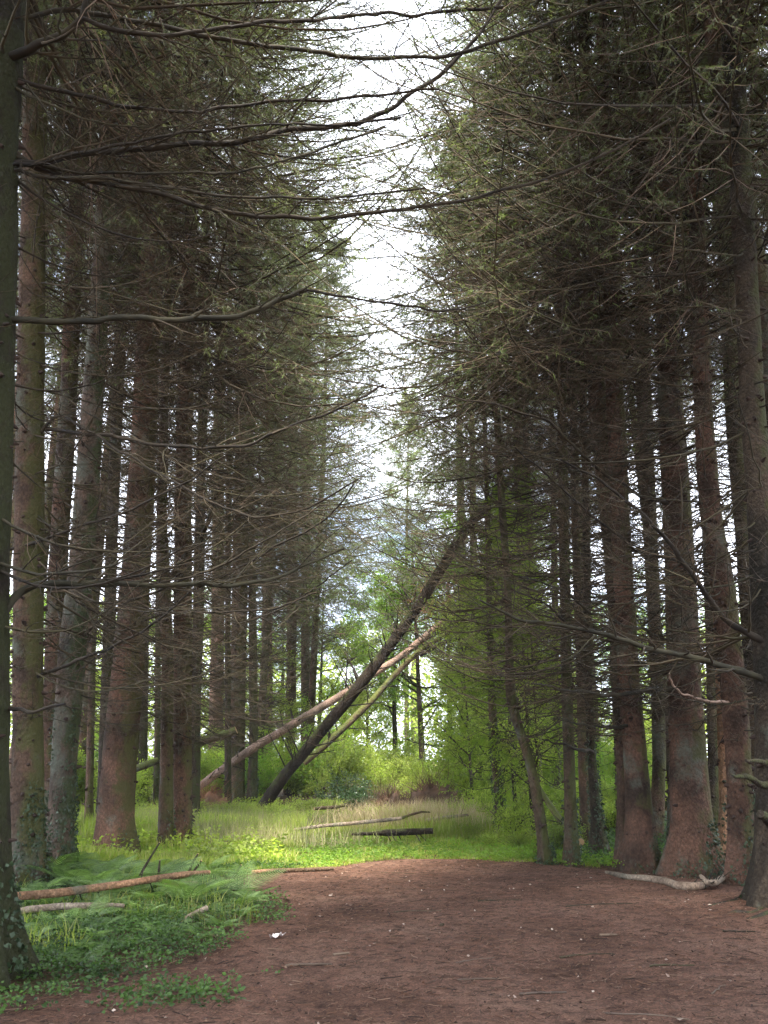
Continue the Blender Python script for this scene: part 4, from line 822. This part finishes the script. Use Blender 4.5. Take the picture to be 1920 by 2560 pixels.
for _ in range(6000):
    y = rng.uniform(6.6, 13.2); u = rng.uniform(10, 760); x = px_base(u, y)
    v = 1900 + 2100 * 1.55 / y * 1.0
    lim = pl(y) - .2 - .4 * max(0, 8.4 - y)
    if y > 11.8 and u > 520: continue
    if x > lim: continue
    if y < 7.6 and rng.random() < .65: continue
    if any((x - a) ** 2 + (y - b) ** 2 < .33 ** 2 for a, b in pos): continue
    pos.append((x, y))
    if len(pos) > 78: break
for x, y in pos:
    fern(x, y, rng.uniform(.6, 1.1) * (.55 if y < 9.6 else .95),
         'small fern in front of the pale log on the left bank' if y < 8.9 and x < -2.4 else 'small fern near the path edge in front of the tan log' if y < 9.6 else
         'arching fern behind the tan log near the thick red spruce' if x < -2.8 and y > 10.6 else 'tall fern behind the tan log close to the standing snags' if y > 10.6 else 'arching fern right beside the tan log on the left bank')

# ------------------------------------------------------------------ low plants and grass
def scatter_leaf_plants(n, region, m, leaf, h, name, label, cat):
    g = G(); x, y = region(n); z0 = hz(x, y); k = 7
    C = np.stack([x, y, z0], -1)[:, None] + np.zeros((1, k, 1)); a = rng.uniform(0, 6.28, (len(x), k)); rr = rng.uniform(.01, .07, (len(x), k)); hh = (h * rng.uniform(.2, 1, (len(x), 1)) * rng.uniform(.5, 1, (len(x), k)))
    C = C + np.stack([np.cos(a) * rr, np.sin(a) * rr, hh], -1); D = np.stack([np.cos(a), np.sin(a), rng.uniform(-.3, .5, a.shape)], -1)
    rn = np.clip(np.repeat(rng.random(len(x)), k) * .6 + rng.random(len(x) * k) * .4, 0, 1)
    leaves(g, C, D, leaf * rng.uniform(.6, 1.4, len(x) * k), leaf * .7, 0, rnd=rn)
    tag(link(name, g.mesh(name, [m])), label, cat, kind='stuff')
def reg_left(n):
    y = rng.uniform(5.4, 13.5, n * 2); x = px_base(0, y) + rng.random(n * 2) * 7 - .5
    e = pl(y) + noise3(np.stack([x * 2, y * 2, x * 0], -1), 22) * .35
    d = e - x
    k = (d > -.1) & (rng.random(n * 2) < np.clip(.15 + d * .9, 0, 1)) & ((y > 6.8) | (noise3(np.stack([x * 1.5, y * 1.5, x * 0], -1), 23) > .0)); return x[k][:n], y[k][:n]
scatter_leaf_plants(13000, reg_left, M_herb, .03, .13, 'ground_cover', 'low leafy ground cover under the ferns on the left bank', 'ground cover')
def reg_patch(n):
    a = onG(435, 2500); c = onG(230, 2470); k = rng.random(n) < .55
    x = np.where(k, a[0] + rng.normal(0, .22, n), c[0] + rng.normal(0, .45, n)); y = np.where(k, a[1] + rng.normal(0, .16, n), c[1] + rng.normal(0, .3, n)); return x, y
scatter_leaf_plants(170, reg_patch, M_herb, .035, .07, 'creeping_ivy', 'green creeping ivy leaves thinning out at the lower left of the path', 'ground cover')
def reg_clear(n):
    y = 12.4 + rng.random(n * 2) ** 1.4 * 15; x = px_base(rng.uniform(150, 1560, n * 2), y)
    e1 = x < pl(y) + .1; e2 = x > pr(y) - .3; k = e1 | e2 | (y > 14.1 + .3 * np.sin(x * 3)); return x[k][:n], y[k][:n]
scatter_leaf_plants(7000, reg_clear, M_leaf, .045, .16, 'clearing_herbs', 'carpet of bright green herbs over the clearing floor', 'ground cover')
def reg_right(n):
    y = rng.uniform(12.2, 26, n * 2); x = px_base(rng.uniform(1360, 2000, n * 2), y)
    k = (x > pr(y) + .3) & ((y > 15) | (noise3(np.stack([x * 1.2, y * 1.2, x * 0], -1), 25) > .1)); return x[k][:n], y[k][:n]
scatter_leaf_plants(3500, reg_right, M_herb, .05, .25, 'ground_plants', 'scattered low green plants between the right hand trunks', 'ground cover')
def reg_mid(n):
    y = rng.uniform(13.5, 32, n); x = px_base(rng.uniform(-200, 700, n), y); k = noise3(np.stack([x * .8, y * .8, x * 0], -1), 27) > -.3; return x[k], y[k]
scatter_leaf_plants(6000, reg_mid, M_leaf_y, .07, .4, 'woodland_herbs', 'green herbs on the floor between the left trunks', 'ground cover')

def grass(n, region, h, m, name, label, wd=.008, lean=.5):
    g = G(); x, y, hf = region(n); N = len(x); z0 = hz(x, y) - .01; K = 4
    q = np.linspace(0, 1, K)[None, :]; a = rng.uniform(0, 6.28, N); L = h * hf * rng.uniform(.5, 1.15, N); ln = rng.uniform(.1, 1, N) * lean
    P = np.stack([x[:, None] + np.cos(a)[:, None] * (ln * L)[:, None] * q ** 2, y[:, None] + np.sin(a)[:, None] * (ln * L)[:, None] * q ** 2, z0[:, None] + L[:, None] * (q - .25 * ln[:, None] * q ** 3)], -1)
    b = a + 1.57 + rng.normal(0, .5, N); sd = np.stack([np.cos(b), np.sin(b), b * 0], -1)[:, None]; W = (wd * rng.uniform(.6, 1.4, N))[:, None, None] * np.array([1, .9, .6, .08])[None, :, None]
    V = np.stack([P - sd * W, P + sd * W], 2).reshape(-1, 3); bb = (np.arange(N) * K * 2)[:, None]; k = (np.arange(K - 1) * 2)[None]
    F4 = np.stack([bb + k, bb + k + 1, bb + k + 3, bb + k + 2], -1).reshape(-1, 4)
    g.add(V, F4, 0, np.repeat(rng.random(N), K * 2)); tag(link(name, g.mesh(name, [m])), label, 'grass', kind='stuff')
def gr_clear(n):
    y = 12.6 + rng.random(n) ** 1.3 * 14; x = px_base(rng.uniform(200, 1500, n), y)
    edge = np.clip(np.minimum(np.abs(x - pl(y)), 5), 0, 5)
    k = (x < pl(y) + .05) | (x > pr(y) + .1) | (y > 14.15 + .25 * np.sin(x * 2.3)); hf = .35 + .65 * np.clip((y - 14.5) / 4, 0, 1) * (.7 + .5 * noise3(np.stack([x * .5, y * .5, x * 0], -1), 33))
    hf = np.where(px_base(0, y) * 0 + x < -1.2, np.maximum(hf, .55 + .3 * noise3(np.stack([x * .6, y * .6, x * 0], -1), 34)), hf)
    hf = np.where((x > -1.4) & (y < 17.4), hf * .42, hf) * np.where(noise3(np.stack([x * 1.6, y * 1.6, x * 0], -1), 61) > .15, 1.25, .75)
    return x[k], y[k], np.clip(hf[k], .12, 1.3)
grass(90000, gr_clear, .44, M_grass, 'grass', 'bright green grass filling the sunlit clearing')
def gr_straw(n):
    y = rng.uniform(18.5, 24.5, n); x = px_base(rng.normal(1040, 110, n), y); return x, y, rng.uniform(.6, 1.2, n)
grass(9000, gr_straw, .6, M_straw, 'dry_grass', 'dry straw coloured grass in the middle of the clearing', wd=.006, lean=.9)
def gr_seed(n):
    y = rng.uniform(15.5, 23, n); x = px_base(rng.normal(560, 170, n), y); k = noise3(np.stack([x * .7, y * .7, x * 0], -1), 51) > -.25; return x[k], y[k], rng.uniform(.6, 1.2, k.sum())
grass(12000, gr_seed, .5, M_seed, 'seed_grass', 'greyish seeding grass standing tall left of the clearing middle', wd=.0045, lean=.6)
def gr_left(n):
    y = rng.uniform(7.5, 12.6, n); x = px_base(rng.uniform(20, 720, n), y); k = (x < pl(y) - .05) & (noise3(np.stack([x * 1.3, y * 1.3, x * 0], -1), 35) > 0); return x[k], y[k], rng.uniform(.4, 1, k.sum())
grass(6000, gr_left, .28, M_grass, 'bank_grass', 'tufts of long grass between the ferns', wd=.004, lean=.9)

# ------------------------------------------------------------------ litter, sticks, roots
g = G(); n = 26000
y = 5.2 + rng.random(n) ** .8 * 9; x = px_base(rng.uniform(-100, 2020, n), y); k = (x > pl(y) - .3) & (x < pr(y) + 1.5); x, y = x[k], y[k]; n = len(x)
L = rng.exponential(.022, n) + .01; L = np.minimum(L, .15); a = rng.normal(0, .9, n) + np.where(rng.random(n) < .3, 1.57, 0)
q = np.linspace(0, 1, 3)[None]; bz = rng.normal(0, .15, n)[:, None] * (q * (1 - q)) * L[:, None]
P = np.stack([x[:, None] + np.cos(a)[:, None] * L[:, None] * q - np.sin(a)[:, None] * bz, y[:, None] + np.sin(a)[:, None] * L[:, None] * q + np.cos(a)[:, None] * bz, hz(x, y)[:, None] + .008 + rng.uniform(0, .012, n)[:, None] * q], -1)
tubes(g, P, np.minimum(.0012 + L * .022, .004)[:, None] * np.ones((1, 3)), 3, 0)
kk = rng.random(n) < .16; leaves(g, np.stack([x, y, hz(x, y) + .014], -1)[kk], rng.normal(0, 1, (kk.sum(), 3)) * np.array([1, 1, .12]), rng.uniform(.012, .035, kk.sum()), rng.uniform(.006, .018, kk.sum()), 0)
kk = rng.random(n) < .012; leaves(g, np.stack([x, y, hz(x, y) + .02], -1)[kk], rng.normal(0, 1, (kk.sum(), 3)) * np.array([1, 1, .12]), rng.uniform(.02, .05, kk.sum()), rng.uniform(.01, .02, kk.sum()), 1)
tag(link('needle_litter', g.mesh('needle_litter', [M_litter, M_pale])), 'brown needles, twig bits and dead leaves strewn over the path', 'litter', kind='stuff')

def stick(u, v, L, ang, r, m, lb, bend=.06):
    c = onG(u, v); n = 9; q = np.linspace(-.5, .5, n); P = np.stack([c[0] + np.cos(ang) * q * L - np.sin(ang) * bend * L * (1 - 4 * q ** 2), c[1] + np.sin(ang) * q * L + np.cos(ang) * bend * L * (1 - 4 * q ** 2), q * 0], -1)
    P[:, 2] = hz(P[:, 0], P[:, 1]) + r * .9; P += rng.normal(0, .004 + L * .006, P.shape) * np.array([1, 1, .15])
    g = G(); tubes(g, P, np.full(n, r) * (1 - .35 * (q + .5)) , 6, 0, rnd=rng.random(), cap=0); o = link('stick', g.mesh('stick', [m], origin=P[0]), None, P[0]); tag(o, lb, 'stick', 'sticks lying on the bare path')
SP = [(1520, 2342, .16, .1, .013, 0, 'short thick cut stick on the right of the path'), (1470, 2395, .5, .25, .008, 1, 'thin dark stick right of the path centre'), (1200, 2455, .32, .15, .008, 0, 'pale brown stick low at the path centre'),
      (1190, 2405, .4, .5, .005, 0, 'thin bent twig left of the path centre'), (1360, 2486, .35, .2, .009, 0, 'dark curved stick at the bottom centre'), (1620, 2545, .5, -.3, .007, 0, 'long pale stick along the bottom edge'),
      (1680, 2420, .35, .0, .008, 1, 'dark stick on the lower right of the path'), (770, 2424, .35, .15, .012, 0, 'bark coloured stick near the left of the path'), (850, 2395, .14, .3, .012, 0, 'stubby curled bark chip beside the white scrap'),
      (1105, 2320, .08, 1.2, .015, 1, 'tiny dark stump like stick at the path centre'), (1250, 2262, .5, .1, .007, 1, 'dark twig on the middle of the path'), (1500, 2272, .8, .25, .008, 1, 'long dark twig pointing at the bleached log'),
      (1010, 2195, .7, -.35, .005, 1, 'thin curved twig near the grass edge'), (1045, 2290, .5, .1, .006, 1, 'faint brown twig left of the path centre'), (560, 2500, .5, -.5, .006, 0, 'thin pale twig at the lower left'),
      (1800, 2480, .3, .9, .006, 0, 'small twig near the lower right corner'), (1850, 2330, .3, .1, .01, 1, 'dark stick below the roots on the right')]
for u, v, L, a, r, k, lb in SP: stick(u, v, L, a, r, [M_fine, M_twig][k], lb)
# surface roots on the right
for pts, w, lb in [([(1905, 2250), (1870, 2252), (1840, 2262), (1790, 2272), (1762, 2280)], [16, 14, 11, 9, 4], 'dark surface root running left from the stout right edge spruce'),
                   ([(1915, 2275), (1880, 2290), (1840, 2288), (1815, 2292)], [14, 12, 14, 6], 'low dark root lump under the stout right edge spruce'), ([(1925, 2290), (1900, 2298), (1868, 2303)], [16, 14, 8], 'lowest thick root piece beside the right edge')]:
    log('surface_root', pts, w, None, B_dark, lb, 'root', stubs=0, n=12, lift=-.02, capm=B_dark, wob=.015)
# white scrap on the path
c = onG(695, 2357); g = G(); n = 9; a, b = np.meshgrid(np.linspace(-1, 1, n), np.linspace(-1, 1, n)); z = .012 + .018 * noise3(np.stack([a * 2, b * 2, a * 0], -1), 3) + .01
rr = 1 + .25 * noise3(np.stack([a * 1.4, b * 1.4, a * 0 + 3], -1), 5); i, j = np.meshgrid(np.arange(n - 1), np.arange(n - 1)); b0 = (j * n + i).ravel()
for off in (0, .003): g.add(np.stack([a * .05 * rr + b * .02, b * .035 * rr, z + off + .02 * np.clip(a, 0, 1) ** 2], -1).reshape(-1, 3), np.stack([b0, b0 + 1, b0 + n + 1, b0 + n], -1))
tag(link('paper_scrap', g.mesh('paper_scrap', [M_paper]), None, (c[0], c[1], float(hz(c[0], c[1])))), 'small crumpled whitish scrap lying on the path left side', 'litter piece')
print('faces', sum(len(m.polygons) for m in bpy.data.meshes), 'objects', len(bpy.data.objects))
def haze_box():
    me = bpy.data.meshes.new('haze'); x, y0, y1, z0, z1 = 90., -30., 95., -1.6, 40.
    v = [(a, b, c) for a in (-x, x) for b in (y0, y1) for c in (z0, z1)]
    me.from_pydata(v, [], [(0, 1, 3, 2), (4, 6, 7, 5), (0, 4, 5, 1), (2, 3, 7, 6), (0, 2, 6, 4), (1, 5, 7, 3)]); me.update()
    m, n, nd, lk = mat('haze'); out = nd.new('ShaderNodeOutputMaterial'); pv = nd.new('ShaderNodeVolumePrincipled')
    pv.inputs['Color'].default_value = (.93, .95, 1, 1); pv.inputs['Density'].default_value = HAZE; lk.new(pv.outputs[0], out.inputs['Volume'])
    me.materials.append(m); tag(link('haze', me), 'thin bright haze in the air of the wood', 'haze', kind='stuff')
HAZE = .0004
if HAZE > 0: haze_box()
